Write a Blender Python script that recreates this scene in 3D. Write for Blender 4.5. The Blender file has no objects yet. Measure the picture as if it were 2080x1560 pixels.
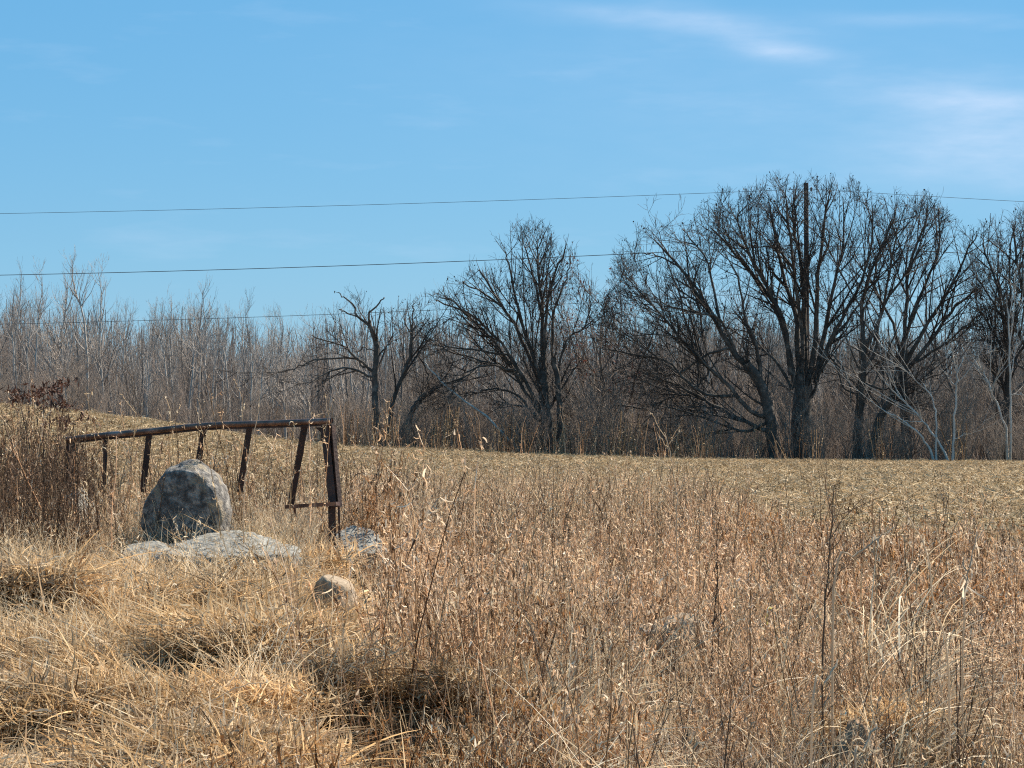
import bpy, math, random
import numpy as np

rng = np.random.default_rng(7)
random.seed(7)
SC = bpy.context.scene
COL = SC.collection

# ------------------------------------------------------------------ camera, light, exposure
EYE = 1.6
F = 5898.0            # focal length in photo pixels (2080 wide)
H0 = 858.0            # photo row of the eye-level horizon
cam_d = bpy.data.cameras.new('camera')
cam = bpy.data.objects.new('camera', cam_d)
COL.objects.link(cam)
cam.location = (0, 0, EYE)
cam.rotation_euler = (math.radians(90), 0, 0)
cam_d.sensor_width = 36
cam_d.lens = 36 * F / 2080
cam_d.shift_y = (H0 - 780) / 2080
cam_d.clip_start = 0.2
cam_d.clip_end = 6000
SC.camera = cam

SUN_EL = math.radians(44)
SUN_AZ = math.radians(50)       # clockwise from the view direction (+Y) to the right
world = bpy.data.worlds.new('World')
SC.world = world
world.use_nodes = True
nt = world.node_tree
nt.nodes.clear()
N = nt.nodes.new
L = nt.links.new
wout = N('ShaderNodeOutputWorld'); bg = N('ShaderNodeBackground')
sky = N('ShaderNodeTexSky'); sky.sky_type = 'NISHITA'; sky.sun_disc = False
sky.sun_elevation = SUN_EL; sky.sun_rotation = SUN_AZ
sky.air_density = 1.0; sky.dust_density = 0.0; sky.ozone_density = 2.0; sky.altitude = 300
hs = N('ShaderNodeHueSaturation')
hs.inputs['Hue'].default_value = 0.51
hs.inputs['Saturation'].default_value = 1.12
hs.inputs['Value'].default_value = 1.0
L(sky.outputs['Color'], hs.inputs['Color'])
tc = N('ShaderNodeTexCoord')

def wmath(op, a, b=None, c=None, clamp=False):
    n = N('ShaderNodeMath'); n.operation = op; n.use_clamp = clamp
    for i, v in enumerate((a, b, c)):
        if v is None: continue
        if isinstance(v, (int, float)): n.inputs[i].default_value = v
        else: L(v, n.inputs[i])
    return n.outputs[0]
sep = N('ShaderNodeSeparateXYZ'); L(tc.outputs['Generated'], sep.inputs[0])
azi = wmath('ARCTAN2', sep.outputs[0], sep.outputs[1])
ele = wmath('ARCSINE', sep.outputs[2])
comb = N('ShaderNodeCombineXYZ'); L(azi, comb.inputs[0]); L(ele, comb.inputs[1])
def wnoise(scale_x, scale_y, rot, sc, detail, off):
    mp = N('ShaderNodeMapping'); mp.inputs['Scale'].default_value = (scale_x, scale_y, 1)
    mp.inputs['Rotation'].default_value = (0, 0, rot); mp.inputs['Location'].default_value = (off, off * .7, 0)
    L(comb.outputs[0], mp.inputs[0])
    nz = N('ShaderNodeTexNoise'); nz.inputs['Scale'].default_value = sc; nz.inputs['Detail'].default_value = detail
    nz.inputs['Roughness'].default_value = 0.55
    L(mp.outputs[0], nz.inputs['Vector'])
    return nz.outputs['Fac']
streak = wnoise(1.0, 5.0, 0.10, 16.0, 5.0, 2.3)
warp = wnoise(1.0, 2.5, 0.0, 9.0, 3.0, 7.1)
wisp = wnoise(1.0, 4.0, 0.15, 60.0, 4.0, 1.1)
def cloud(px, py, hx, hy, slope, amp):
    a = (px - 1040) / F; e = (H0 - py) / F
    da = wmath('SUBTRACT', azi, a)
    de = wmath('SUBTRACT', ele, e)
    de = wmath('ADD', de, wmath('MULTIPLY', da, slope))
    de = wmath('ADD', de, wmath('MULTIPLY', wmath('SUBTRACT', warp, 0.5), 2.2 * hy / F))
    q = wmath('ADD', wmath('POWER', wmath('ABSOLUTE', wmath('DIVIDE', da, hx / F)), 2.0),
              wmath('POWER', wmath('ABSOLUTE', wmath('DIVIDE', de, hy / F)), 2.0))
    g = wmath('EXPONENT', wmath('MULTIPLY', q, -1.0))
    t = wmath('MULTIPLY_ADD', wisp, 1.1, 0.35)
    return wmath('MULTIPLY', wmath('MULTIPLY', g, t), amp)
parts = [cloud(1330, 45, 240, 22, .10, .24), cloud(1500, 75, 180, 34, .35, .14),
         cloud(1590, 112, 90, 17, .08, .34),
         cloud(1820, 55, 160, 14, .02, .16), cloud(1960, 222, 190, 26, .10, .32),
         cloud(1990, 310, 220, 75, .0, .36), cloud(1500, 200, 700, 160, .1, .08)]
tot = parts[0]
for p_ in parts[1:]: tot = wmath('ADD', tot, p_)
gen = wmath('MULTIPLY', wmath('SUBTRACT', streak, 0.56, clamp=True), 0.5)
tot = wmath('ADD', tot, gen, clamp=True)
mx = N('ShaderNodeMix'); mx.data_type = 'RGBA'
even = N('ShaderNodeMix'); even.data_type = 'RGBA'; even.inputs['Factor'].default_value = 0.73
L(hs.outputs['Color'], even.inputs[6]); even.inputs[7].default_value = (.56, 2.93, 5.4, 1)
L(tot, mx.inputs['Factor']); L(even.outputs[2], mx.inputs[6])
mx.inputs[7].default_value = (5.6, 6.5, 8.0, 1)
L(mx.outputs[2], bg.inputs['Color'])
bg.inputs['Strength'].default_value = 0.0655
L(bg.outputs[0], wout.inputs[0])

sun_d = bpy.data.lights.new('sun', 'SUN')
sun = bpy.data.objects.new('sun', sun_d); COL.objects.link(sun)
sun_d.energy = 5.0; sun_d.angle = math.radians(0.5); sun_d.color = (1.0, 0.90, 0.76)
sun.rotation_euler = (math.radians(90) - SUN_EL, 0, -SUN_AZ + math.pi)
sun.location = (20, 10, 30)

vs = SC.view_settings
SC.display_settings.display_device = 'sRGB'
vs.view_transform = 'Standard'; vs.look = 'None'; vs.exposure = 1.05; vs.gamma = 1.0
vs.use_curve_mapping = False
SC.render.engine = 'CYCLES'
SC.cycles.use_denoising = False
SC.cycles.max_bounces = 6
SC.cycles.diffuse_bounces = 3
SC.cycles.transmission_bounces = 3
SC.cycles.pixel_filter_type = 'BLACKMAN_HARRIS'
SC.cycles.filter_width = 1.15

# ------------------------------------------------------------------ helpers
def sstep(t):
    t = np.clip(t, 0, 1); return t * t * (3 - 2 * t)

def vnoise(x, y, seed=0):
    """smooth value noise in [-1,1], arrays in, arrays out"""
    xi = np.floor(x).astype(np.int64); yi = np.floor(y).astype(np.int64)
    fx = sstep(x - xi); fy = sstep(y - yi)
    def h(a, b):
        v = (a * 374761393 + b * 668265263 + seed * 974711) & 0xffffffff
        v = ((v ^ (v >> 13)) * 1274126177) & 0xffffffff
        v = v ^ (v >> 16)
        return (v & 0xffff) / 32767.5 - 1
    return ((h(xi, yi) * (1 - fx) + h(xi + 1, yi) * fx) * (1 - fy) +
            (h(xi, yi + 1) * (1 - fx) + h(xi + 1, yi + 1) * fx) * fy)

def vnoise3(p, seed=0):
    return (vnoise(p[:, 0] + 7.3 * p[:, 2], p[:, 1] - 3.1 * p[:, 2], seed) * .34 +
            vnoise(p[:, 1] + 11.7, p[:, 2] + .37 * p[:, 0], seed + 5) * .33 +
            vnoise(p[:, 2] - 4.2, p[:, 0] + .41 * p[:, 1], seed + 9) * .33) * 1.4

EDGE = 122.0
crest_x = np.array([-900, -300, 0, 150, 300, 520, 700, 1000, 1400, 1700, 2080, 2600, 3400])
crest_y = np.array([800, 806, 826, 842, 862, 893, 910, 922, 933, 937, 941, 944, 946])
TUSS = [(-2.9, 13.4, .16, .5), (-1.9, 13.0, .15, .45), (-2.4, 15.3, .14, .5), (-1.5, 15.0, .12, .4), (-3.0, 17.0, .14, .5),
        (-1.2, 12.1, .14, .4), (-2.6, 11.6, .14, .5), (-1.8, 16.8, .10, .5), (-2.2, 10.9, .12, .4), (-1.3, 17.0, .12, .35)]
# small ledges shaped into the flattened grass to make dark shade hollows: (photo column, row, half width m, height m)
SHADE_LEDGES = [(480, 1425, .22, .28), (530, 1495, .17, .20), (25, 1300, .30, .34), (375, 1270, .17, .14), (185, 1300, .15, .12), (150, 1405, .28, .13),
          (95, 1535, .15, .13), (612, 1385, .20, .18), (655, 1300, .16, .13), (545, 1220, .18, .09), (330, 1500, .18, .10), (280, 1345, .15, .08)]
LEDGE_XD = []
def gz(X, D):
    X = np.asarray(X, float); D = np.asarray(D, float)
    Ds = np.maximum(D, 1.0)
    px = np.clip(1040 + F * X / Ds, -900, 3400)
    right = np.interp(D, [-40, 0, 4, 8, 12, 16, 20, 24, 30], [0, 0, -.3, -.45, -.38, -.22, -.07, 0, 0])
    left = np.interp(D, [-40, 0, 4, 8, 11, 14, 17, 19, 20.5, 23, 27], [0, 0, -.25, -.10, .06, .16, .38, .57, .64, .40, .03])
    m = sstep((-0.58 - X) / 0.62) * (0.6 + 0.4 * sstep((X + 7) / 3))
    z = right * (1 - m) + left * m
    ze = EYE + (H0 - np.interp(px, crest_x, crest_y)) / F * EDGE
    s = sstep((D - 27) / (EDGE - 27)) * .75 + .25 * np.clip((D - 27) / (EDGE - 27), 0, 1)
    z = z + np.where(D > 27, ze * s, 0)
    z = z - np.clip(D - EDGE, 0, 300) * 0.008
    nr = sstep((D - 3) / 3) * (1 - sstep((D - 26) / 6))
    z = z + nr * (vnoise(X * 1.3, D * 1.3, 3) * .05 + vnoise(X * 3.1, D * 3.1, 4) * .03)
    for (tx, td, a, r) in TUSS:
        z = z + .6 * a * np.exp(-((X - tx) ** 2 + ((D - td) * .7) ** 2) / (r * r) * 1.6)
    for (xc, dc, w, hgt) in LEDGE_XD:
        skew = dc + (X - xc) * .35
        z = z + hgt * np.exp(-((X - xc) / w) ** 4) * sstep((D - skew) / .10) * np.exp(-np.maximum(D - skew, 0) ** 2 / .5)
    fr = sstep((D - 28) / 6)
    z = z + fr * (vnoise(X * .25, D * .25, 8) * .04)
    return z
def ray_ground(px, py, lift=0.0):
    """distance at which the line of sight through a photo pixel meets the ground"""
    d = np.linspace(6, 40, 3400)
    z = gz((px - 1040) / F * d, d) + lift
    hit = np.nonzero(EYE + (H0 - py) / F * d <= z)[0]
    return float(d[hit[0]]) if len(hit) else 40.0
_found = []
for (lx, ly, lw, lh) in SHADE_LEDGES:
    d_ = ray_ground(lx, ly, .08); _found.append(((lx - 1040) / F * d_, d_, lw, lh))
LEDGE_XD.extend(_found)
# taller banks added among the weeds for dark shade, steep side towards the road
SHADE_BANKS = [(830, 14.2, .52, .54), (1762, 13.6, .22, .55), (1925, 13.2, .13, .42), (1010, 13.8, .12, .30)]
LEDGE_XD.extend([((bx - 1040) / F * bd, bd, bw, bh) for bx, bd, bw, bh in SHADE_BANKS])
def P(px, py, D):
    """photo pixel at a chosen distance -> point in the world"""
    return np.array(((px - 1040) / F * D, D, EYE + (H0 - py) / F * D))
def onground(px, D):
    X = (px - 1040) / F * D
    return np.array((X, D, float(gz(X, D))))

class MB:
    def __init__(s): s.V = []; s.F = []; s.T = []; s.n = 0
    def add(s, V, Fa, tint=0.5):
        V = np.asarray(V, float).reshape(-1, 3); Fa = np.asarray(Fa, np.int64)
        s.V.append(V); s.F.append(Fa + s.n); s.n += len(V)
        s.T.append(np.broadcast_to(np.asarray(tint, float), (len(V),)))
        return s
    def mesh(s, name, mat, smooth=True):
        me = bpy.data.meshes.new(name)
        V = np.concatenate(s.V); T = np.concatenate(s.T)
        me.vertices.add(len(V)); me.vertices.foreach_set('co', V.astype(np.float32).ravel())
        loops = np.concatenate([f.ravel() for f in s.F])
        tot = np.concatenate([np.full(len(f), f.shape[1]) for f in s.F])
        start = np.concatenate(([0], np.cumsum(tot)[:-1]))
        me.loops.add(len(loops)); me.loops.foreach_set('vertex_index', loops.astype(np.int32))
        me.polygons.add(len(tot))
        me.polygons.foreach_set('loop_start', start.astype(np.int32))
        me.polygons.foreach_set('loop_total', tot.astype(np.int32))
        me.update(calc_edges=True)
        me.polygons.foreach_set('use_smooth', np.full(len(tot), smooth))
        a = me.attributes.new('tint', 'FLOAT', 'POINT'); a.data.foreach_set('value', T.astype(np.float32))
        if mat: me.materials.append(mat)
        return me
    def obj(s, name, mat, parent=None, smooth=True, link=True):
        o = bpy.data.objects.new(name, s.mesh(name, mat, smooth))
        if link: COL.objects.link(o)
        if parent: o.parent = parent
        return o

def norm(v): return v / np.maximum(np.linalg.norm(v, axis=-1, keepdims=True), 1e-9)

def tubes(mb, Pn, R, sides=3, tip=False, tint=0.5):
    """Pn (n,K,3) centre lines, R (n,K) radii"""
    Pn = np.asarray(Pn, float); R = np.asarray(R, float)
    n, K, _ = Pn.shape
    if n == 0: return
    T = np.empty_like(Pn)
    T[:, 1:-1] = Pn[:, 2:] - Pn[:, :-2]; T[:, 0] = Pn[:, 1] - Pn[:, 0]; T[:, -1] = Pn[:, -1] - Pn[:, -2]
    T = norm(T)
    al = np.abs(norm(Pn[:, -1] - Pn[:, 0]))
    ref = np.eye(3)[np.argmin(al, axis=1)][:, None, :]
    A = norm(np.cross(T, np.broadcast_to(ref, T.shape))); B = np.cross(T, A)
    ang = np.arange(sides) / sides * 2 * np.pi
    V = (Pn[:, :, None, :] + R[:, :, None, None] * (A[:, :, None, :] * np.cos(ang)[None, None, :, None] + B[:, :, None, :] * np.sin(ang)[None, None, :, None]))
    V = V.reshape(-1, 3)
    i = np.arange(n)[:, None, None] * K * sides; k = np.arange(K - 1)[None, :, None] * sides; a = np.arange(sides)[None, None, :]
    b = (a + 1) % sides
    Fq = np.stack([i + k + a, i + k + b, i + k + sides + b, i + k + sides + a], -1).reshape(-1, 4)
    tint = np.asarray(tint, float)
    tt = np.repeat(tint, K * sides) if tint.ndim else tint
    mb.add(V, Fq, tt)

def blades(mb, base, az, lean, bend, Ln, W, K=3, tw0=0.0, tw1=0.0, tint=0.5, taper=.85, power=1.0):
    n = len(base)
    s = (np.arange(K) + .5) / K
    th = lean[:, None] + bend[:, None] * s[None, :] ** power
    d = np.stack([np.sin(th) * np.cos(az)[:, None], np.sin(th) * np.sin(az)[:, None], np.cos(th)], -1)
    Pt = np.concatenate([np.zeros((n, 1, 3)), np.cumsum(d * (Ln[:, None, None] / K), 1)], 1) + base[:, None, :]
    dd = np.concatenate([d[:, :1], d], 1)
    side = np.stack([-np.sin(az), np.cos(az), np.zeros(n)], -1)[:, None, :]
    side = np.broadcast_to(side, dd.shape)
    kk = np.arange(K + 1) / K
    tw = (tw0 + tw1 * kk[None, :])
    tw = np.broadcast_to(tw, (n, K + 1))[..., None]
    sv = side * np.cos(tw) + np.cross(dd, side) * np.sin(tw)
    w = W[:, None] * (1 - taper * kk[None, :] ** 2) * .5
    V = np.stack([Pt - sv * w[..., None], Pt + sv * w[..., None]], 2).reshape(-1, 3)
    i = np.arange(n)[:, None] * (K + 1) * 2; k = np.arange(K)[None, :] * 2
    Fq = np.stack([i + k, i + k + 1, i + k + 3, i + k + 2], -1).reshape(-1, 4)
    tt = np.repeat(np.broadcast_to(np.asarray(tint, float), (n,)), (K + 1) * 2)
    mb.add(V, Fq, tt)
    return Pt

def U(a, b, n=None): return rng.uniform(a, b, n)

# ---- materials
def mat_new(name):
    m = bpy.data.materials.new(name); m.use_nodes = True
    t = m.node_tree; t.nodes.clear()
    o = t.nodes.new('ShaderNodeOutputMaterial')
    return m, t, o
def ramp(t, cols, fac):
    r = t.nodes.new('ShaderNodeValToRGB')
    el = r.color_ramp.elements
    while len(el) < len(cols): el.new(0.5)
    for e, (p, c) in zip(el, cols):
        e.position = p; e.color = (*c, 1)
    if fac is not None: t.links.new(fac, r.inputs[0])
    return r.outputs[0]
def grass_mat(name, cols, trans=0.3, var=0.45, rough=.65, spec=.12):
    m, t, o = mat_new(name)
    a = t.nodes.new('ShaderNodeAttribute'); a.attribute_name = 'tint'
    c = ramp(t, cols, a.outputs['Fac'])
    oi = t.nodes.new('ShaderNodeObjectInfo')
    h = t.nodes.new('ShaderNodeHueSaturation')
    mr = t.nodes.new('ShaderNodeMapRange'); mr.inputs[3].default_value = 1 - var; mr.inputs[4].default_value = 1 + var
    t.links.new(oi.outputs['Random'], mr.inputs[0]); t.links.new(mr.outputs[0], h.inputs['Value'])
    t.links.new(c, h.inputs['Color'])
    p = t.nodes.new('ShaderNodeBsdfPrincipled')
    p.inputs['Roughness'].default_value = rough; p.inputs['Specular IOR Level'].default_value = spec
    t.links.new(h.outputs[0], p.inputs['Base Color'])
    tr = t.nodes.new('ShaderNodeBsdfTranslucent'); t.links.new(h.outputs[0], tr.inputs[0])
    mx = t.nodes.new('ShaderNodeMixShader'); mx.inputs[0].default_value = trans
    t.links.new(p.outputs[0], mx.inputs[1]); t.links.new(tr.outputs[0], mx.inputs[2])
    t.links.new(mx.outputs[0], o.inputs[0])
    return m
def surf_mat(name, cols, scale=6.0, detail=6.0, rough=.8, bump=0.3, metal=0.0, spec=.3, coord='Object', extra=None, bscale=None):
    m, t, o = mat_new(name)
    tcn = t.nodes.new('ShaderNodeTexCoord')
    nz = t.nodes.new('ShaderNodeTexNoise'); nz.inputs['Scale'].default_value = scale; nz.inputs['Detail'].default_value = detail
    nz.inputs['Roughness'].default_value = .65
    t.links.new(tcn.outputs[coord], nz.inputs['Vector'])
    c = ramp(t, cols, nz.outputs['Fac'])
    if extra:                              # (scale, lo, hi, colour): second layer of spots
        n2 = t.nodes.new('ShaderNodeTexNoise'); n2.inputs['Scale'].default_value = extra[0]; n2.inputs['Detail'].default_value = 4
        t.links.new(tcn.outputs[coord], n2.inputs['Vector'])
        f = t.nodes.new('ShaderNodeMapRange'); f.inputs[1].default_value = extra[1]; f.inputs[2].default_value = extra[2]
        t.links.new(n2.outputs['Fac'], f.inputs[0])
        mxx = t.nodes.new('ShaderNodeMix'); mxx.data_type = 'RGBA'
        t.links.new(f.outputs[0], mxx.inputs['Factor']); t.links.new(c, mxx.inputs[6]); mxx.inputs[7].default_value = (*extra[3], 1)
        c = mxx.outputs[2]
    p = t.nodes.new('ShaderNodeBsdfPrincipled')
    p.inputs['Roughness'].default_value = rough; p.inputs['Metallic'].default_value = metal
    p.inputs['Specular IOR Level'].default_value = spec
    t.links.new(c, p.inputs['Base Color'])
    if bump:
        b = t.nodes.new('ShaderNodeBump'); b.inputs['Strength'].default_value = bump; b.inputs['Distance'].default_value = .012
        n3 = t.nodes.new('ShaderNodeTexNoise'); n3.inputs['Scale'].default_value = bscale or scale * 4; n3.inputs['Detail'].default_value = 6
        t.links.new(tcn.outputs[coord], n3.inputs['Vector'])
        t.links.new(n3.outputs['Fac'], b.inputs['Height']); t.links.new(b.outputs[0], p.inputs['Normal'])
    t.links.new(p.outputs[0], o.inputs[0])
    return m

M_soil = surf_mat('soil', [(.34, (.045, .028, .017)), (.5, (.12, .078, .044)), (.64, (.26, .18, .10))], 14, 10, .95, 1.0, coord='Object')
M_field = surf_mat('field_soil', [(.3, (.085, .058, .034)), (.5, (.16, .112, .062)), (.72, (.29, .21, .12))], 2.2, 10, .95, .4, extra=(.12, .52, .62, (.155, .145, .07)))
M_floor = surf_mat('leaf_litter', [(.3, (.035, .025, .02)), (.7, (.10, .07, .05))], 1.5, 8, .95, .3)
M_bark_oak = surf_mat('oak_bark', [(.3, (.030, .025, .021)), (.52, (.085, .071, .059)), (.7, (.21, .18, .15))], 3, 6, .9, .5)
M_twig_oak = surf_mat('oak_twig', [(.3, (.034, .026, .022)), (.7, (.075, .058, .047))], .8, 3, .8, 0)
M_bark_grey = surf_mat('grey_bark', [(.3, (.24, .215, .185)), (.7, (.58, .52, .45))], 2, 5, .85, 0)
M_twig_grey = surf_mat('grey_twig', [(.3, (.24, .205, .175)), (.7, (.48, .42, .365))], .6, 3, .8, 0)
M_bark_brown = surf_mat('brown_bark', [(.3, (.10, .082, .068)), (.7, (.26, .215, .18))], 2, 5, .9, 0)
M_twig_brown = surf_mat('brown_twig', [(.3, (.18, .14, .115)), (.7, (.38, .30, .245))], .6, 3, .85, 0)
M_pale_wood = surf_mat('pale_wood', [(.3, (.34, .31, .27)), (.7, (.58, .54, .48))], 2, 4, .8, 0)
M_thick = surf_mat('thicket_twig', [(.3, (.12, .095, .078)), (.7, (.30, .245, .20))], .6, 3, .85, 0)
M_brush = surf_mat('brush_twig', [(.3, (.14, .108, .086)), (.5, (.26, .205, .162)), (.75, (.48, .40, .32))], .5, 3, .85, 0)
M_sumac = grass_mat('dead_leaf', [(0, (.06, .03, .022)), (1, (.18, .085, .055))], .2, .3)
M_redleaf = grass_mat('red_leaf', [(0, (.10, .035, .025)), (1, (.22, .07, .045))], .35, .3)
M_granite = surf_mat('granite', [(.36, (.05, .046, .042)), (.5, (.13, .12, .11)), (.62, (.30, .275, .24))], 20, 12, .85, 1.0, extra=(9, .55, .66, (.27, .22, .155)), bscale=70)
M_granite_pale = surf_mat('pale_granite', [(.32, (.12, .115, .10)), (.5, (.23, .222, .198)), (.68, (.36, .35, .31))], 26, 12, .9, .7, extra=(3, .58, .7, (.24, .25, .20)), bscale=40)
M_tanstone = surf_mat('tan_stone', [(.32, (.15, .105, .07)), (.5, (.30, .225, .15)), (.68, (.47, .37, .265))], 8, 10, .9, .7, bscale=35)
M_rust = surf_mat('rusty_steel', [(.3, (.055, .028, .020)), (.5, (.13, .068, .046)), (.7, (.26, .15, .10))], 9, 10, .42, .3, .3, .6, extra=(2.2, .50, .66, (.40, .30, .26)), bscale=50)  # pale extra layer puts the rail's sunlit tone into the rust colour
M_rust_dark = surf_mat('dark_rusty_steel', [(.3, (.028, .018, .015)), (.55, (.06, .034, .026)), (.75, (.13, .07, .045))], 9, 10, .65, .4, .25, .4, bscale=50)
M_pole = surf_mat('pole_wood', [(.3, (.04, .028, .023)), (.7, (.10, .07, .056))], 3, 6, .85, .3)
M_oldwood = surf_mat('weathered_brown', [(.3, (.12, .075, .045)), (.5, (.24, .16, .10)), (.7, (.38, .27, .18))], 14, 10, .95, .8, bscale=40)
M_wire = surf_mat('wire', [(.3, (.04, .045, .05)), (.7, (.09, .095, .10))], 1, 2, .6, 0, .3)
M_ceramic = surf_mat('ceramic', [(.3, (.12, .08, .07)), (.7, (.2, .14, .12))], 3, 2, .3, 0)

BROWN = [(0, (.09, .045, .025)), (.3, (.27, .16, .082)), (.52, (.50, .318, .185)), (.78, (.71, .505, .325)), (1, (.84, .68, .50))]
STRAW = [(0, (.20, .13, .07)), (.35, (.44, .31, .18)), (.7, (.64, .50, .32)), (1, (.80, .69, .52))]
MATC = [(0, (.16, .085, .04)), (.3, (.38, .23, .11)), (.6, (.58, .39, .20)), (1, (.78, .62, .40))]
GREYC = [(0, (.14, .10, .07)), (.4, (.36, .27, .19)), (.75, (.54, .43, .32)), (1, (.70, .60, .48))]
M_weed = grass_mat('weed_leaf', BROWN, .35)
M_straw = grass_mat('straw', STRAW, .35)
M_mat = grass_mat('flattened_grass', MATC, .35)
M_mat_grey = grass_mat('old_thatch', [(0, (.12, .075, .045)), (.4, (.30, .21, .13)), (.75, (.50, .39, .26)), (1, (.70, .60, .45))], .3)
M_grey = grass_mat('grey_stalk', GREYC, .25)
M_dark = grass_mat('dark_stalk', [(0, (.05, .03, .02)), (.55, (.15, .09, .055)), (1, (.32, .21, .135))], .15)
M_russet = grass_mat('russet_leaf', [(0, (.10, .045, .018)), (.5, (.27, .125, .05)), (1, (.44, .25, .11))], .4)
M_stub = grass_mat('stubble', [(0, (.14, .09, .05)), (.4, (.34, .24, .13)), (.75, (.56, .42, .25)), (1, (.78, .65, .45))], .25)
M_stalk = grass_mat('pale_stalk', [(0, (.40, .30, .20)), (1, (.78, .66, .50))], .5, .1)
M_yellow = grass_mat('yellow_stem', [(0, (.72, .70, .06)), (1, (.85, .80, .10))], .3, .05)

# ---- properties
def tag(o, label=None, cat=None, group=None, kind=None):
    if label: o['label'] = label
    if cat: o['category'] = cat
    if group: o['group'] = group
    if kind: o['kind'] = kind
    return o
def empty(name, loc=(0, 0, 0)):
    o = bpy.data.objects.new(name, None); o.location = loc; o.empty_display_size = .3
    COL.objects.link(o); return o
def copy_tree(root, loc, rotz=0, scale=1.0):
    r = root.copy(); COL.objects.link(r)
    r.location = loc; r.rotation_euler = (0, 0, rotz)
    r.scale = (scale, scale, scale)
    for ch in root.children:
        c = ch.copy(); COL.objects.link(c); c.parent = r
    return r

# ------------------------------------------------------------------ ground sheets
def sheet(name, D, mat, ncol=150, label=None):
    u = np.linspace(-1, 1, ncol)
    u = np.sign(u) * (np.abs(u) ** 1.35)
    DD, UU = np.meshgrid(D, u, indexing='ij')
    XX = UU * (0.6 * np.maximum(DD, 0) + 14)
    ZZ = gz(XX, DD)
    V = np.stack([XX, DD, ZZ], -1).reshape(-1, 3)
    nr, nc = DD.shape
    i = np.arange(nr - 1)[:, None] * nc + np.arange(nc - 1)[None, :]
    Fq = np.stack([i, i + 1, i + nc + 1, i + nc], -1).reshape(-1, 4)
    mb = MB(); mb.add(V, Fq)
    o = mb.obj(name, mat); o['kind'] = 'structure'
    return o
sheet('ground', np.concatenate([np.linspace(-30, 4, 12), np.linspace(4.5, 26, 290)]), M_soil, 380)
sheet('field', np.concatenate([np.linspace(26, 60, 60), np.linspace(61, EDGE + 3, 70)]), M_field, 150)
sheet('woodland_floor', np.concatenate([np.linspace(EDGE + 3, 300, 40), np.geomspace(320, 3500, 14)]), M_floor, 90)

# ------------------------------------------------------------------ scattering
def scatter(name, protos, pts, rot, scl, idx, label=None, kind='stuff'):
    """one object that sets copies of the clump meshes on points"""
    c = bpy.data.collections.new(name + '_sources')
    for i, p in enumerate(protos):
        p.name = '%s_source_%02d' % (name, i)
        c.objects.link(p)
    me = bpy.data.meshes.new(name)
    n = len(pts)
    me.vertices.add(n); me.vertices.foreach_set('co', np.asarray(pts, np.float32).ravel())
    a = me.attributes.new('rot', 'FLOAT_VECTOR', 'POINT'); a.data.foreach_set('vector', np.asarray(rot, np.float32).ravel())
    a = me.attributes.new('scl', 'FLOAT', 'POINT'); a.data.foreach_set('value', np.asarray(scl, np.float32))
    a = me.attributes.new('pick', 'INT', 'POINT'); a.data.foreach_set('value', np.asarray(idx, np.int32))
    o = bpy.data.objects.new(name, me); COL.objects.link(o)
    g = bpy.data.node_groups.new(name, 'GeometryNodeTree')
    g.interface.new_socket('Geometry', in_out='INPUT', socket_type='NodeSocketGeometry')
    g.interface.new_socket('Geometry', in_out='OUTPUT', socket_type='NodeSocketGeometry')
    gn = g.nodes.new
    gi = gn('NodeGroupInput'); go = gn('NodeGroupOutput')
    ci = gn('GeometryNodeCollectionInfo'); ci.inputs['Collection'].default_value = c
    ci.inputs['Separate Children'].default_value = True; ci.inputs['Reset Children'].default_value = True
    ip = gn('GeometryNodeInstanceOnPoints'); ip.inputs['Pick Instance'].default_value = True
    def attr(nm, ty):
        q = gn('GeometryNodeInputNamedAttribute'); q.data_type = ty; q.inputs['Name'].default_value = nm
        return q.outputs['Attribute']
    l = g.links.new
    l(gi.outputs[0], ip.inputs['Points']); l(ci.outputs[0], ip.inputs['Instance'])
    l(attr('pick', 'INT'), ip.inputs['Instance Index'])
    er = gn('FunctionNodeEulerToRotation'); l(attr('rot', 'FLOAT_VECTOR'), er.inputs[0])
    l(er.outputs[0], ip.inputs['Rotation'])
    l(attr('scl', 'FLOAT'), ip.inputs['Scale'])
    l(ip.outputs[0], go.inputs[0])
    md = o.modifiers.new('scatter', 'NODES'); md.node_group = g
    o['kind'] = kind
    if label: o['label'] = label
    return o

def sample(n, D0, D1, margin=1.25, power=1.0):
    """points spread evenly over the wedge of ground in view"""
    t = U(0, 1, n) ** power
    D = np.sqrt(D0 * D0 + t * (D1 * D1 - D0 * D0))
    X = U(-1, 1, n) * (0.1763 * margin * D + 0.4)
    return X, D
def pxof(X, D): return 1040 + F * X / D

CLEAR = [(668, 80, 14.0, 20.3, .96), (684, 66, 8.5, 17.3, .97), (732, 60, 14.0, 20.0, .9), (1372, 92, 10.5, 16.75, .95), (640, 60, 15.5, 21.0, .8), (1655, 45, 12.5, 17.8, .8), (1752, 35, 11.5, 17.0, .8), (470, 150, 16.3, 18.2, .5)]
def cleared(X, D):
    px = pxof(X, D); k = np.ones(len(X), bool)
    for (cx, hw, d0, d1, p) in CLEAR:
        k &= ~((np.abs(px - cx) < hw) & (D > d0) & (D < d1) & (U(0, 1, len(X)) < p))
    return k
def ledge_front(X, D):
    g = np.zeros(len(X), bool)
    for (xc, dc, w, hgt) in LEDGE_XD:
        skew = dc + (X - xc) * .35
        g |= (np.abs(X - xc) < w * 1.05) & (D > skew - .5) & (D < skew + .14)
    return g
# ---- clump meshes
def disc(n, r):
    a = U(0, 2 * np.pi, n); q = r * np.sqrt(U(0, 1, n))
    return np.stack([q * np.cos(a), q * np.sin(a), np.zeros(n)], -1)

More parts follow.
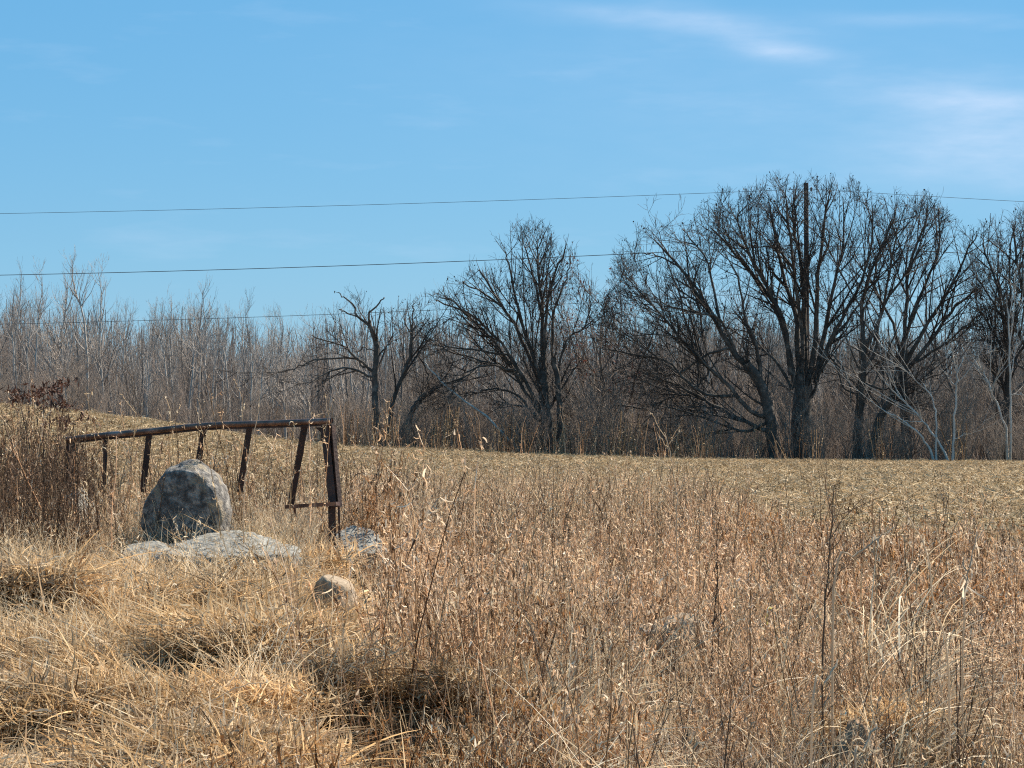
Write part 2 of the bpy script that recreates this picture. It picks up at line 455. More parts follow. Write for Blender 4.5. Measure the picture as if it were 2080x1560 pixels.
def leaves_on(mb, Pt, per, Lr, Wr, tint, s0=.25, s1=1.0, bendr=3.0):
    """curled dry leaves along centre lines Pt (n,K+1,3)"""
    n, K1, _ = Pt.shape
    m = n * per
    pi = np.repeat(np.arange(n), per)
    s = U(s0, s1, m) * (K1 - 1); k = np.minimum(s.astype(int), K1 - 2); f = (s - k)[:, None]
    b = Pt[pi, k] * (1 - f) + Pt[pi, k + 1] * f
    blades(mb, b, U(0, 6.28, m), np.where(U(0, 1, m) < .6, U(1.9, 3.0, m), U(.2, 1.4, m)), U(-bendr, bendr, m), U(*Lr, m), U(*Wr, m), 3, U(-.8, .8, m)[:, None], U(-1.5, 1.5, m)[:, None], tint=tint(m), taper=.7)

def t_wide(m): return np.clip(rng.normal(.52, .30, m), 0, 1)
def t_mid(m): return np.clip(rng.normal(.48, .23, m), 0, 1)
def t_hi(m): return np.clip(rng.normal(.66, .2, m), 0, 1)
def t_lo(m): return np.clip(rng.normal(.3, .18, m), 0, 1)

def clump_weed(h=.8, mat=None, per=7, stems=12, g=52, s0=.45):
    mb = MB()
    n = stems
    b = disc(n, .26); b[:, 2] -= .05
    az = U(0, 6.28, n)
    Pt = stem_lines(b, az, U(0, .22, n), U(-.15, .45, n), U(.65, 1.1, n) * h, 6, .02)
    R = U(.0026, .0045, n)[:, None] * np.linspace(1, .5, 7)[None]
    tubes(mb, Pt, R, 3, tint=t_mid(n))
    leaves_on(mb, Pt, per, (.03, .085), (.0055, .011), t_wide, s0, 1.0)
    # fine side sprays near the top
    m = n * 5
    pi = np.repeat(np.arange(n), 5); k = rng.integers(3, 7, m)
    Q = blades(mb, Pt[pi, k], U(0, 6.28, m), U(.3, 1.1, m), U(-.5, .6, m), U(.06, .2, m), U(.002, .004, m), 3, tint=t_hi(m))
    leaves_on(mb, Q, 3, (.015, .04), (.006, .012), t_hi, .3, 1.0, 2.0)
    # grass between
    m = g
    blades(mb, disc(m, .28), U(0, 6.28, m), U(0, .4, m), U(.1, 1.4, m), U(.4, 1.0, m) * h, U(.004, .008, m), 5, U(-1, 1, m)[:, None], U(-1, 1, m)[:, None], tint=t_hi(m))
    return mb.obj('weed', mat or M_weed, link=False)
def stem_lines(b, az, lean, bend, Ln, K, jit):
    n = len(b)
    s = (np.arange(K) + .5) / K
    th = lean[:, None] + bend[:, None] * s
    d = np.stack([np.sin(th) * np.cos(az)[:, None], np.sin(th) * np.sin(az)[:, None], np.cos(th)], -1) + rng.normal(0, jit * 3, (n, K, 3))
    d = norm(d)
    return np.concatenate([np.zeros((n, 1, 3)), np.cumsum(d * (Ln[:, None, None] / K), 1)], 1) + b[:, None, :]

def clump_straw(h=.8, n=46, mat=None, lean=.35, bend=1.2):
    mb = MB()
    az = U(0, 6.28, n)
    Q = blades(mb, disc(n, .2), az, U(0, lean, n), U(.0, bend, n), U(.5, 1.1, n) * h, U(.0028, .006, n), 6, U(-1.2, 1.2, n)[:, None], U(-1.2, 1.2, n)[:, None], tint=t_hi(n), power=1.4)
    m = n // 4
    leaves_on(mb, Q[:m], 8, (.015, .04), (.003, .006), t_hi, .78, 1.0, .8)
    k = n // 2                                # bent-over lower leaves
    blades(mb, disc(k, .22), U(0, 6.28, k), U(.3, 1.1, k), U(.6, 1.8, k), U(.25, .5, k), U(.003, .006, k), 5, 0.0, U(-1.5, 1.5, k)[:, None], tint=t_mid(k))
    return mb.obj('straw', mat or M_straw, link=False)

def clump_mat(n=46, mat=None):
    mb = MB()
    b = disc(n, .26); b[:, 2] = U(-.02, .09, n)
    az = rng.normal(0, .9, n)
    blades(mb, b, az, U(.95, 1.5, n), U(.05, .75, n), U(.18, .55, n), U(.005, .010, n), 6, U(-.7, .7, n)[:, None], U(-1.4, 1.4, n)[:, None], tint=t_mid(n), power=1.2)
    k = 210                                   # curled bits
    b = disc(k, .32); b[:, 2] = U(.0, .13, k)
    blades(mb, b, rng.normal(0, 1.5, k), U(.7, 1.9, k), U(-2.4, 2.4, k), U(.05, .17, k), U(.006, .011, k), 4, U(-1, 1, k)[:, None], U(-1.5, 1.5, k)[:, None], tint=t_hi(k))
    return mb.obj('mat', mat or M_mat, link=False)

def clump_grey(h=.75, mat=None):
    mb = MB()
    n = 12
    b = disc(n, .26); b[:, 2] -= .04
    Pt = stem_lines(b, U(0, 6.28, n), U(0, .5, n), U(-.4, .7, n), U(.6, 1.1, n) * h, 7, .06)
    tubes(mb, Pt, U(.0018, .0034, n)[:, None] * np.linspace(1, .5, 8)[None], 3, tint=t_mid(n))
    m = n * 7
    pi = np.repeat(np.arange(n), 7); k = rng.integers(2, 8, m)
    Q = stem_lines(Pt[pi, k], U(0, 6.28, m), U(.3, 1.3, m), U(-.8, .8, m), U(.08, .28, m), 4, .08)
    tubes(mb, Q, np.full((m, 1), .0014) * np.linspace(1, .5, 5)[None], 3, tint=t_mid(m))
    leaves_on(mb, Q, 2, (.01, .035), (.003, .007), t_mid, .3, 1, 2.5)
    g = 20
    blades(mb, disc(g, .28), U(0, 6.28, g), U(.1, .9, g), U(.1, 1.5, g), U(.3, .7, g), U(.0025, .0045, g), 5, 0., U(-1, 1, g)[:, None], tint=t_hi(g))
    return mb.obj('grey', mat or M_grey, link=False)

def clump_dark(h=1.0, mat=None):
    mb = MB()
    n = 8
    b = disc(n, .25); b[:, 2] -= .05
    Pt = stem_lines(b, U(0, 6.28, n), U(0, .12, n), U(-.1, .2, n), U(.6, 1.15, n) * h, 7, .02)
    tubes(mb, Pt, U(.003, .005, n)[:, None] * np.linspace(1, .4, 8)[None], 4, tint=t_mid(n))
    m = n * 8
    pi = np.repeat(np.arange(n), 8); k = rng.integers(3, 8, m)
    Q = stem_lines(Pt[pi, k], U(0, 6.28, m), U(.3, 1.0, m), U(-.5, .2, m), U(.06, .25, m), 3, .06)
    tubes(mb, Q, np.full((m, 1), .0018) * np.linspace(1, .5, 4)[None], 3, tint=t_mid(m))
    leaves_on(mb, Q, 3, (.012, .04), (.004, .010), t_mid, .3, 1, 2.5)
    return mb.obj('dark', mat or M_dark, link=False)

def clump_stub(mat=None):
    mb = MB()
    n = 16                                    # short cut stalks along a row (local x)
    b = np.stack([U(-.9, .9, n), rng.normal(0, .05, n), np.full(n, -.03)], -1)
    Pt = stem_lines(b, U(0, 6.28, n), U(0, .6, n), U(-.1, .2, n), U(.05, .13, n), 2, .03)
    tubes(mb, Pt, np.full((n, 3), 1.) * U(.007, .011, n)[:, None], 4, tint=t_mid(n))
    m = 64                                    # fallen husks and leaves
    b = np.stack([U(-.95, .95, m), U(-.45, .45, m), U(.004, .035, m)], -1)
    blades(mb, b, U(0, 6.28, m), U(1.3, 1.75, m), U(-.5, .5, m), U(.08, .34, m), U(.010, .028, m), 4, U(-.8, .8, m)[:, None], U(-1.2, 1.2, m)[:, None], tint=t_mid(m))
    return mb.obj('stub', mat or M_stub, link=False)

def rots(n, tilt=.08):
    return np.stack([rng.normal(0, tilt, n), rng.normal(0, tilt, n), U(0, 6.28, n)], -1)

# how much of the near ground is the flattened-grass mound (1) or standing weeds (0)
def mat_zone(X, D):
    px = pxof(X, D)
    lim = np.interp(D, [6, 9, 11, 14, 17, 18.2], [380, 470, 560, 640, 690, 640]) + vnoise(X * 2, D * 1.0, 21) * 45
    return (px < lim) & (D < 18.4)

def fill_weeds():
    X, D = sample(10500, 5.2, 34, 1.2)
    px = pxof(X, D)
    mz = mat_zone(X, D)
    keep = ~mz & cleared(X, D)
    # mound behind the boulder: thin
    keep &= ~((px < 640) & (D > 17.5) & (D < 21.2) & (U(0, 1, len(X)) < .8))
    keep &= ~((px < 640) & (D >= 21.2) & (U(0, 1, len(X)) < .45))
    # right: field opens up at about 23 m, middle: thins out to 34 m
    dmax = np.interp(px, [0, 650, 800, 1500, 1750, 2080], [25, 27, 34, 33, 24, 22]) + vnoise(X * 1.5, D * .3, 31) * 3
    keep &= D < dmax
    # gaps, so that one looks down into the stand
    g = vnoise(X * 1.1, D * .9, 41)
    keep &= ~((g < -.62) & (D < 14))
    for (gx, hw, d0, d1) in ((840, 190, 6.0, 13.0), (1755, 90, 6.0, 12.9), (1925, 50, 6.0, 12.0)):
        keep &= ~((np.abs(px - gx) < hw * (1 + .3 * vnoise(X * 3, D * 2, 44))) & (D > d0) & (D < d1) & (U(0, 1, len(X)) < .97))
    for (bx, bd, bw, bh) in SHADE_BANKS:
        xc = (bx - 1040) / F * bd
        keep &= ~((np.abs(X - xc) < bw * 1.1) & (D > bd - 1.6 + (X - xc) * .35) & (D < bd + .10 + (X - xc) * .35) & (U(0, 1, len(X)) < .86))
    bare = np.zeros(len(X), bool)
    for (gx, hw, d0, d1) in ((850, 130, 14.3, 15.0), (1760, 95, 13.6, 14.2)):
        inz = (np.abs(px - gx) < hw) & (D > d0) & (D < d1)
        bare |= inz; keep &= ~(inz & (U(0, 1, len(X)) < .15))
    X, D, px, g, bare = X[keep], D[keep], px[keep], g[keep], bare[keep]
    k = vnoise(X * .8 + 3, D * .45, 51) + rng.normal(0, .35, len(X))
    # type: 0 brown weed, 1 grey, 2 straw, 3 russet
    typ = np.zeros(len(X), int)
    greyp = sstep((px - 1150) / 250) * sstep((14.5 - D) / 4) * .75 + .12
    r = U(0, 1, len(X))
    typ[r < greyp] = 1
    k2 = vnoise(X * .7 + 9, D * .4, 55) + .5 * vnoise(X * 1.9, D * 1.1, 56)
    typ[(r > .76 - .5 * k2) & (typ == 0)] = 2
    typ[(k > .42) & (typ == 0)] = 3
    typ[bare] = 4
    h = .93 + .34 * vnoise(X * .9, D * .6, 61) + .14 * vnoise(X * 2.3, D * 1.4, 62)
    h *= np.interp(D, [6, 9, 16, 24, 34], [.92, 1.0, 1.0, .95, .75])
    h = np.clip(h, .6, 1.10) * np.interp(D, [6, 9.5, 12], [.78, .86, 1.0])
    h = h * np.where((px < 760) & (D > 13), np.interp(px, [640, 760], [.68, 1.0]), 1.0)
    Z = gz(X, D) - .02
    pts = np.stack([X, D, Z], -1)
    for t, nm, pr in ((0, 'brown_weeds', [clump_weed(.8) for _ in range(10)]), (1, 'grey_weeds', [clump_grey() for _ in range(8)]),
                      (2, 'straw_grass', [clump_straw(.75) for _ in range(8)]), (3, 'russet_weeds', [clump_weed(.75, M_russet, 14) for _ in range(6)]), (4, 'bare_legged_weeds', [clump_weed(1.05, None, 16, 11, 1, .60) for _ in range(6)])):
        q = typ == t; n = q.sum()
        scatter(nm, pr, pts[q], rots(n, .10), h[q] * U(.75, 1.12, n), rng.integers(0, len(pr), n))
fill_weeds()

def fill_mat():
    X, D = sample(9000, 6.0, 19.3, 1.2)
    px = pxof(X, D)
    q = mat_zone(X, D) | ((px < 640) & (D > 17.5) & (D < 19.3) & (U(0, 1, len(X)) < .55))
    X, D, px = X[q], D[q], px[q]; n = len(X)
    # flow: combed down the mound towards the lower left, swirling
    flow = -2.15 + vnoise(X * 1.1, D * .8, 71) * 1.7 + rng.normal(0, .4, n)
    rt = np.stack([rng.normal(0, .12, n), rng.normal(0, .12, n), flow], -1)
    pr = [clump_mat(46, M_mat if i_ % 3 else M_mat_grey) for i_ in range(12)]
    gap = ((px > 605) & (D > 15.0) & (D < 17.2) & (U(0, 1, len(X)) < .9)) | (vnoise(X * 2.1, D * 1.3, 77) < -.5)
    gap |= ledge_front(X, D)
    q = ~gap
    scatter('matted_grass', pr, np.stack([X, D, gz(X, D) - .01], -1)[q], rt[q], U(.75, 1.25, n)[q], rng.integers(0, 12, n)[q])
    # standing straw on the mound and around the stones
    X, D = sample(2600, 7, 21.5, 1.2)
    px = pxof(X, D)
    dens = np.where((D > 16.4) & (px < 700), .75, np.where(px < 700, .05, 0))
    dens = np.where((px < 330) & (D > 14.5), .95, dens)
    dens = np.where((px > 230) & (px < 640) & (D > 17.3) & (D < 18.9), .9, dens)
    q = (U(0, 1, len(X)) < dens) & ~((np.abs(px - 680) < 70) & (D < 19.5)) & ~ledge_front(X, D)
    X, D = X[q], D[q]; n = len(X)
    pr = [clump_straw(.62, 30, None, .5, 1.5) for _ in range(10)]
    scatter('pale_grass', pr, np.stack([X, D, gz(X, D) - .02], -1), rots(n, .15), U(.55, 1.05, n), rng.integers(0, 10, n))
fill_mat()

def fill_dark():
    n = 120
    D = U(18.0, 24, n); px = U(-120, 230, n)
    q = (px < 150) | (U(0, 1, n) < .35)
    D, px = D[q], px[q]; n = len(D)
    X = (px - 1040) / F * D
    pr = [clump_dark(1.0) for _ in range(6)]
    scatter('dark_stalks', pr, np.stack([X, D, gz(X, D) - .02], -1), rots(n, .06), U(.6, 1.05, n), rng.integers(0, 6, n))
fill_dark()

def fill_tall():
    # single tall stems standing above the rest
    def tall(h, mat, n=3):
        mb = MB(); b = disc(n, .3); b[:, 2] -= .05
        Pt = stem_lines(b, U(0, 6.28, n), U(0, .14, n), U(-.1, .4, n), U(.7, 1.1, n) * h, 8, .015)
        tubes(mb, Pt, U(.0026, .0042, n)[:, None] * np.linspace(1, .5, 9)[None], 4, tint=t_mid(n))
        leaves_on(mb, Pt, 9, (.02, .07), (.005, .011), t_mid, .4, 1.0)
        m = n * 4; pi = np.repeat(np.arange(n), 4); k = rng.integers(5, 9, m)
        Q = stem_lines(Pt[pi, k], U(0, 6.28, m), U(.2, .9, m), U(-.4, .4, m), U(.05, .2, m), 3, .04)
        tubes(mb, Q, np.full((m, 1), .0016) * np.linspace(1, .5, 4)[None], 3, tint=t_mid(m))
        leaves_on(mb, Q, 3, (.012, .035), (.004, .008), t_hi, .3, 1, 2.)
        return mb.obj('tall', mat, link=False)
    pr = [tall(1.15, M_weed) for _ in range(5)] + [tall(1.1, M_straw) for _ in range(5)] + [tall(1.15, M_dark) for _ in range(3)]
    X, D = sample(1900, 7, 34, 1.2); px = pxof(X, D)
    q = ~mat_zone(X, D) & ~((px > 250) & (px < 700) & (D < 18.8) & (U(0, 1, len(X)) < .9))
    q &= ~((px > 1520) & (D > 23)) & cleared(X, D)
    q &= ~((px > 600) & (px < 990) & (D < 14.5) & (U(0, 1, len(X)) < .9))
    X, D = X[q], D[q]; n = len(X)
    scatter('tall_stems', pr, np.stack([X, D, gz(X, D) - .02], -1), rots(n, .12), U(.7, 1.15, n), rng.integers(0, 13, n))
    # long straw bent over by snow
    def bent():
        mb = MB(); n = 22; az = rng.normal(0, .7, n)
        blades(mb, disc(n, .22), az, U(.3, 1.0, n), U(.4, 1.7, n), U(.4, .9, n), U(.003, .009, n), 7, 0., U(-1, 1, n)[:, None], tint=t_hi(n))
        return mb.obj('bent', M_straw, link=False)
    pr2 = [bent() for _ in range(6)]
    def patch(cx, hw, d0, d1, n, direction):
        D = U(d0, d1, n); px = rng.normal(cx, hw, n); X = (px - 1040) / F * D
        return np.stack([X, D, gz(X, D) + U(.15, .5, n)], -1), np.stack([rng.normal(0, .15, n), rng.normal(0, .15, n), direction + rng.normal(0, .4, n)], -1)
    L2 = [patch(1080, 60, 9.5, 12.5, 18, .1), patch(1180, 60, 11.5, 14, 12, .2), patch(1900, 60, 13, 16, 14, .5), patch(1450, 80, 9.5, 12, 12, 2.8), (patch(1700, 70, 12, 17, 14, .3))]
    pp = np.concatenate([a for a, b in L2]); rr_ = np.concatenate([b for a, b in L2])
    scatter('bent_straw', pr2, pp, rr_, U(.7, 1.2, len(pp)), rng.integers(0, 6, len(pp)))
    # a few thin stems and fallen straw in front of and over the added shade banks
    def few():
        mb = MB(); n = 5
        b = disc(n, .22); b[:, 2] -= .05
        Pt = stem_lines(b, U(0, 6.28, n), U(0, .45, n), U(-.3, .6, n), U(.35, .9, n), 8, .02)
        tubes(mb, Pt, U(.0022, .0038, n)[:, None] * np.linspace(1, .5, 9)[None], 4, tint=t_hi(n))
        leaves_on(mb, Pt, 4, (.03, .08), (.005, .010), t_mid, .3, 1.0)
        k = 8
        blades(mb, disc(k, .25) + np.array([0, 0, .02]), U(0, 6.28, k), U(.6, 1.4, k), U(0, 1.2, k), U(.2, .5, k), U(.004, .008, k), 6, 0., U(-1, 1, k)[:, None], tint=t_mid(k))
        return mb.obj('few', M_straw if rng.uniform() < .5 else M_weed, link=False)
    pf = [few() for _ in range(8)]
    XX, DD = [], []
    for (bx, bd, bw, bh) in SHADE_BANKS:
        m = int(46 * bw); x = (bx - 1040) / F * bd + U(-1.1, 1.1, m) * bw
        XX.append(x); DD.append(bd + (x - (bx - 1040) / F * bd) * .35 + U(-1.0, .16, m))
    X = np.concatenate(XX); D = np.concatenate(DD); n = len(X)
    XX, DD = [], []
    for (bx, bd, bw, bh) in SHADE_BANKS:
        m = int(60 * bw); x = (bx - 1040) / F * bd + U(-1.1, 1.1, m) * bw
        XX.append(x); DD.append(bd + (x - (bx - 1040) / F * bd) * .35 + np.where(U(0, 1, m) < .7, U(.04, .3, m), U(-.9, -.3, m)))
    XL = np.concatenate(XX); DL = np.concatenate(DD); m = len(XL)
    scatter('overhanging_thatch', [clump_mat(60, M_mat_grey if i_ % 2 else M_mat) for i_ in range(6)], np.stack([XL, DL, gz(XL, DL)], -1),
            np.stack([U(.0, .4, m), rng.normal(0, .12, m), -1.57 + rng.normal(0, .5, m)], -1), U(.7, 1.15, m), rng.integers(0, 6, m))
    scatter('sparse_stems', pf, np.stack([X, D, gz(X, D)], -1), rots(n, .15), U(.7, 1.2, n), rng.integers(0, 8, n))
    # thinning weeds running out into the field in the middle
    X, D = sample(5200, 28, 66, 1.1); px = pxof(X, D)
    dm = np.interp(px, [0, 560, 700, 900, 1400, 1550, 1650, 1750, 2080], [27, 29, 48, 60, 55, 36, 26, 23, 22])
    q = (D < dm + vnoise(X * .8, D * .2, 35) * 5) & (U(0, 1, len(X)) < np.clip((dm + 6 - D) / 22, 0, 1))
    X, D = X[q], D[q]; n = len(X)
    pr = [clump_straw(.75, 30) for _ in range(5)] + [clump_weed(.75) for _ in range(4)] + [tall(1.0, M_straw, 5) for _ in range(3)]
    scatter('field_edge_weeds', pr, np.stack([X, D, gz(X, D) - .02], -1), rots(n, .12), U(.6, 1.1, n), rng.integers(0, 12, n))
fill_tall()

def fill_stubble():
    rowdir = math.radians(-6)
    X, D = sample(19000, 23, EDGE + 1, 1.25)
    # snap to rows 0.76 m apart
    c, s = math.cos(rowdir), math.sin(rowdir)
    a = X * c + D * s; b = -X * s + D * c
    b = np.round(b / .76) * .76 + rng.normal(0, .06, len(b))
    X = a * c - b * s; D = a * s + b * c
    q = D > 22
    X, D, b_ = X[q], D[q], b[q]
    px = pxof(X, D)
    green = vnoise(X * .12, D * .10, 91) * .5 + sstep((px - 1500) / 350) * sstep((60 - D) / 25) * .9
    wind = np.sin(b_ * 2 * np.pi / 5.32 + 1.2 * vnoise(X * .1, D * .1, 93)) * (.34 + .40 * (1 - sstep((D - 65) / 45)))
    q = U(0, 1, len(X)) > np.clip(np.maximum(green, 0) + .20 + wind, 0, .90)
    X, D = X[q], D[q]; n = len(X)
    pr = [clump_stub() for _ in range(8)]
    rt = np.stack([rng.normal(0, .03, n), rng.normal(0, .03, n), rowdir + rng.normal(0, .06, n) + np.where(U(0, 1, n) < .5, math.pi, 0)], -1)
    scatter('corn_stubble', pr, np.stack([X, D, gz(X, D)], -1), rt, U(.8, 1.25, n), rng.integers(0, 8, n))
fill_stubble()

# ------------------------------------------------------------------ trees
def grow(Pp, Rp, dens, Lr, ang, K, t0=.2, up=.15, jit=.12, shrink=.55, rr=.62, rl=.02, rmin=.004, end=.3, maxr=1e9, tmax=1.0, tipfork=True):
    """side branches of the branches Pp: returns centre lines and radii"""
    n, K1, _ = Pp.shape
    Ls = np.linalg.norm(np.diff(Pp, axis=1), axis=2).sum(1)
    cnt = np.maximum(1, rng.poisson(np.maximum(dens * Ls * (1 - t0), .3)))
    pi = np.repeat(np.arange(n), cnt); m = len(pi)
    t = t0 + (tmax - t0) * U(0, 1, m) ** .8
    first = np.concatenate(([0], np.cumsum(cnt)[:-1])) if tipfork else np.zeros(0, int); t[first] = 1.0     # one carries on from the tip
    s = t * (K1 - 1); k = np.minimum(s.astype(int), K1 - 2); f = (s - k)[:, None]
    b = Pp[pi, k] * (1 - f) + Pp[pi, k + 1] * f
    T = norm(Pp[pi, k + 1] - Pp[pi, k])
    Rb = Rp[pi, k] * (1 - f[:, 0]) + Rp[pi, k + 1] * f[:, 0]
    a = U(ang * .6, ang * 1.35, m); a[first] *= .35
    pr = norm(np.cross(T, rng.normal(0, 1, (m, 3))))
    d = norm(T * np.cos(a)[:, None] + pr * np.sin(a)[:, None])
    Ln = U(Lr[0], Lr[1], m) * (1.15 - shrink * t) * np.clip(Ls[pi] / np.median(Ls), .5, 1.25); Ln[first] *= .6
    pts = [b]; cur = b
    for i in range(K):
        d = norm(d + rng.normal(0, jit, (m, 3)) + np.array([0, 0, up]))
        cur = cur + d * (Ln / K)[:, None]; pts.append(cur)
    Pc = np.stack(pts, 1)
    r0 = np.minimum(np.maximum(np.minimum(Rb * rr, Ln * rl + rmin), rmin * .8), maxr)
    Rc = r0[:, None] * np.linspace(1, .4, K + 1)[None]
    return Pc, Rc

def spline(pts, n):
    pts = np.asarray(pts, float)
    if len(pts) == 2: pts = np.stack([pts[0], pts.mean(0), pts[1]])
    e0 = 2 * pts[0] - pts[1]; e1 = 2 * pts[-1] - pts[-2]
    Q = np.concatenate([[e0], pts, [e1]])
    seg = len(pts) - 1
    u = np.linspace(0, seg, n); k = np.minimum(u.astype(int), seg - 1); f = (u - k)[:, None]
    p0, p1, p2, p3 = Q[k], Q[k + 1], Q[k + 2], Q[k + 3]
    return .5 * (2 * p1 + (p2 - p0) * f + (2 * p0 - 5 * p1 + 4 * p2 - p3) * f ** 2 + (3 * p1 - 3 * p2 + p3 - p0) * f ** 3)

def limb_line(px_pts, D, dy, w0, w1, n=14, wob=.028):
    """limb drawn through photo points at distance D, swinging dy metres nearer or farther towards its end"""
    s = np.linspace(0, 1, len(px_pts))
    w = [P(x, y, D) for x, y in px_pts]
    w = np.array(w); w[:, 1] += dy * s ** 1.2
    L_ = spline(w, n)
    L_[1:-1] += rng.normal(0, wob, (n - 2, 3))
    mpp = D / F
    return L_, np.linspace(w0, w1, n) * mpp * .5

# how high the crowns reach (photo column, row); shoots beyond it are pruned
ENV_X = [560, 600, 640, 680, 720, 780, 850, 880, 930, 985, 1030, 1090, 1160, 1200, 1225, 1250, 1290, 1400, 1440, 1500, 1560, 1630, 1720, 1765, 1830, 1890, 1940, 1980, 2010, 2060, 2100, 2300]
ENV_Y = [740, 690, 640, 585, 582, 605, 600, 590, 560, 492, 452, 442, 480, 560, 585, 490, 450, 440, 392, 378, 360, 346, 352, 385, 388, 385, 430, 455, 430, 415, 395, 420]
def pruned(Pc, Rc, slack=10):
    px = 1040 + F * Pc[..., 0] / Pc[..., 1]; py = H0 - (Pc[..., 2] - EYE) * F / Pc[..., 1]
    lim = np.interp(px, ENV_X, ENV_Y) - (U(0, 1, len(Pc)) ** 2 * slack * 3.4)[:, None] + 14 * vnoise(px * .045, px * 0 + .5, 123) + 9 * vnoise(px * .16, px * 0 + .5, 127) + 6
    k = (py >= lim).all(1)
    return Pc[k], Rc[k]
def spl14(Q):
    return np.stack([spline(q, 14) for q in Q])
def shorten(pp, keep=20.0):
    """stop a limb a little short of its outline point, the twigs go on from there"""
    (x0, y0), (x1, y1) = pp[-2], pp[-1]
    l = math.hypot(x1 - x0, y1 - y0); f = max(.35, 1 - 30.0 / l)
    return list(pp[:-1]) + [(x0 + (x1 - x0) * f, y0 + (y1 - y0) * f)]
def big_tree(name, label, D, trunks, limbs, extra=0, mat=M_bark_oak, tmat=M_twig_oak, dens=1.0, up=.10, cat='tree', leaf=0, group=None, bud=True):
    """trunks / limbs: (points in photo pixels, swing dy, width px at start, at end)"""
    base = onground(trunks[0][0][0][0], D)
    root = empty(name, tuple(base)); tag(root, label, cat, group)
    def loc(a): return a - base
    allP, allR = [], []
    for i, (pp, dy, w0, w1) in enumerate(trunks):
        Lp, R = limb_line(pp, D, dy, w0, w1, 16, .025)
        Lp[0, 2] = float(gz(Lp[0, 0], Lp[0, 1])) - .15
        R[0] *= 1.3; R[1] *= 1.08
        mb = MB(); tubes(mb, loc(Lp)[None], R[None], 9)
        mb.obj('trunk', mat, root)
        allP.append(Lp[-14:]); allR.append(R[-14:])
    for (pp, dy, w0, w1) in limbs:
        Lp, R = limb_line(shorten(pp), D, dy, w0 * .72, w1 * .6)
        mb = MB(); tubes(mb, loc(Lp)[None], R[None], 7)
        mb.obj('limb', mat, root)
        allP.append(Lp); allR.append(R)
    A = np.stack(allP); B = np.stack(allR)
    nt_ = len(trunks)
    QF, RF = grow(A, B, .62 * dens, (2.2, 4.8), .42, 12, .10, .03, .035, .75, rr=.5, rl=.0095, tmax=.8, tipfork=False)
    QF, RF = pruned(QF, RF, 0)
    for q_, r_ in zip(QF, RF):
        mbx = MB(); tubes(mbx, loc(q_)[None], r_[None], 5)
        mbx.obj('limb', mat, root)
    A = np.concatenate([A, spl14(QF)]); B = np.concatenate([B, np.repeat(RF[:, :1], 14, 1) * np.linspace(1, .4, 14)])
    if extra:                                  # limbs that come towards or go away from the viewer
        src = A[rng.integers(0, len(A), extra)]; 
        Q, R = grow(A, B, extra / max(1, np.linalg.norm(np.diff(A, axis=1), axis=2).sum()), (2.2, 4.5), .75, 13, .25, .10, .07, rr=.7, rl=.02)
        Q, R = pruned(Q, R, 0)
        Q[:, :, 1] = Q[:, :1, 1] + (Q[:, :, 1] - Q[:, :1, 1]) * 1.3
        for q_, r_ in zip(Q, R):
            mbx = MB(); tubes(mbx, loc(q_)[None], r_[None], 5)
            mbx.obj('limb', mat, root)
        A = np.concatenate([A, Q]); B = np.concatenate([B, R])
    mb = MB()
    P2, R2 = grow(A, B, 2.5 * dens, (.8, 2.4), .60, 6, .20, up * .3, .07, .7, rr=.6, rl=.016, rmin=.015)
    P2, R2 = pruned(P2, R2, 2)
    tubes(mb, loc(P2), R2, 4)
    P3, R3 = grow(P2, R2, 4.4 * dens, (.45, 1.15), .66, 5, .15, up * .3, .09, .7, rr=.65, rl=.012, rmin=.0125)
    P3, R3 = pruned(P3, R3, 6)
    tubes(mb, loc(P3), R3, 3)
    P4, R4 = grow(P3, R3, 5.2 * dens, (.2, .55), .7, 3, .15, up * .3, .12, .6, rr=.75, rl=.012, rmin=.0095)
    P4, R4 = pruned(P4, R4, 10)
    tubes(mb, loc(P4), R4, 3)
    P5, R5 = grow(P4, R4, 4.5 * dens, (.08, .28), .7, 2, .2, .05, .15, rr=.85, rl=.02, rmin=.0075)
    P5, R5 = pruned(P5, R5, 14)
    tubes(mb, loc(P5), R5, 3)
    if bud:                                    # curled leaves and bud clusters left at some twig ends
        tips = loc(P5)[:, -1]; q = U(0, 1, len(tips)) < .14; tips = tips[q]; m = len(tips)
        blades(mb, tips, U(0, 6.28, m), U(0, 3, m), U(-2, 2, m), U(.05, .12, m), U(.03, .07, m), 2, taper=.4)
    mb.obj('crown', tmat, root)
    if leaf:
        ml = MB(); tips = np.concatenate([loc(P4)[:, -1], loc(P5)[:, -1]])
        tips = tips[rng.integers(0, len(tips), leaf)] + rng.normal(0, .08, (leaf, 3)); m = leaf
        blades(ml, tips, U(0, 6.28, m), U(.8, 2.8, m), U(-1.5, 1.5, m), U(.08, .16, m), U(.04, .08, m), 3, tint=t_mid(m), taper=.6)
        ml.obj('leaves', M_redleaf, root)
    return root

def C8(pts): return [(1200 + .4231 * x, 330 + .4231 * y) for x, y in pts]
def C7(pts): return [(580 + .3398 * x, 420 + .3398 * y) for x, y in pts]

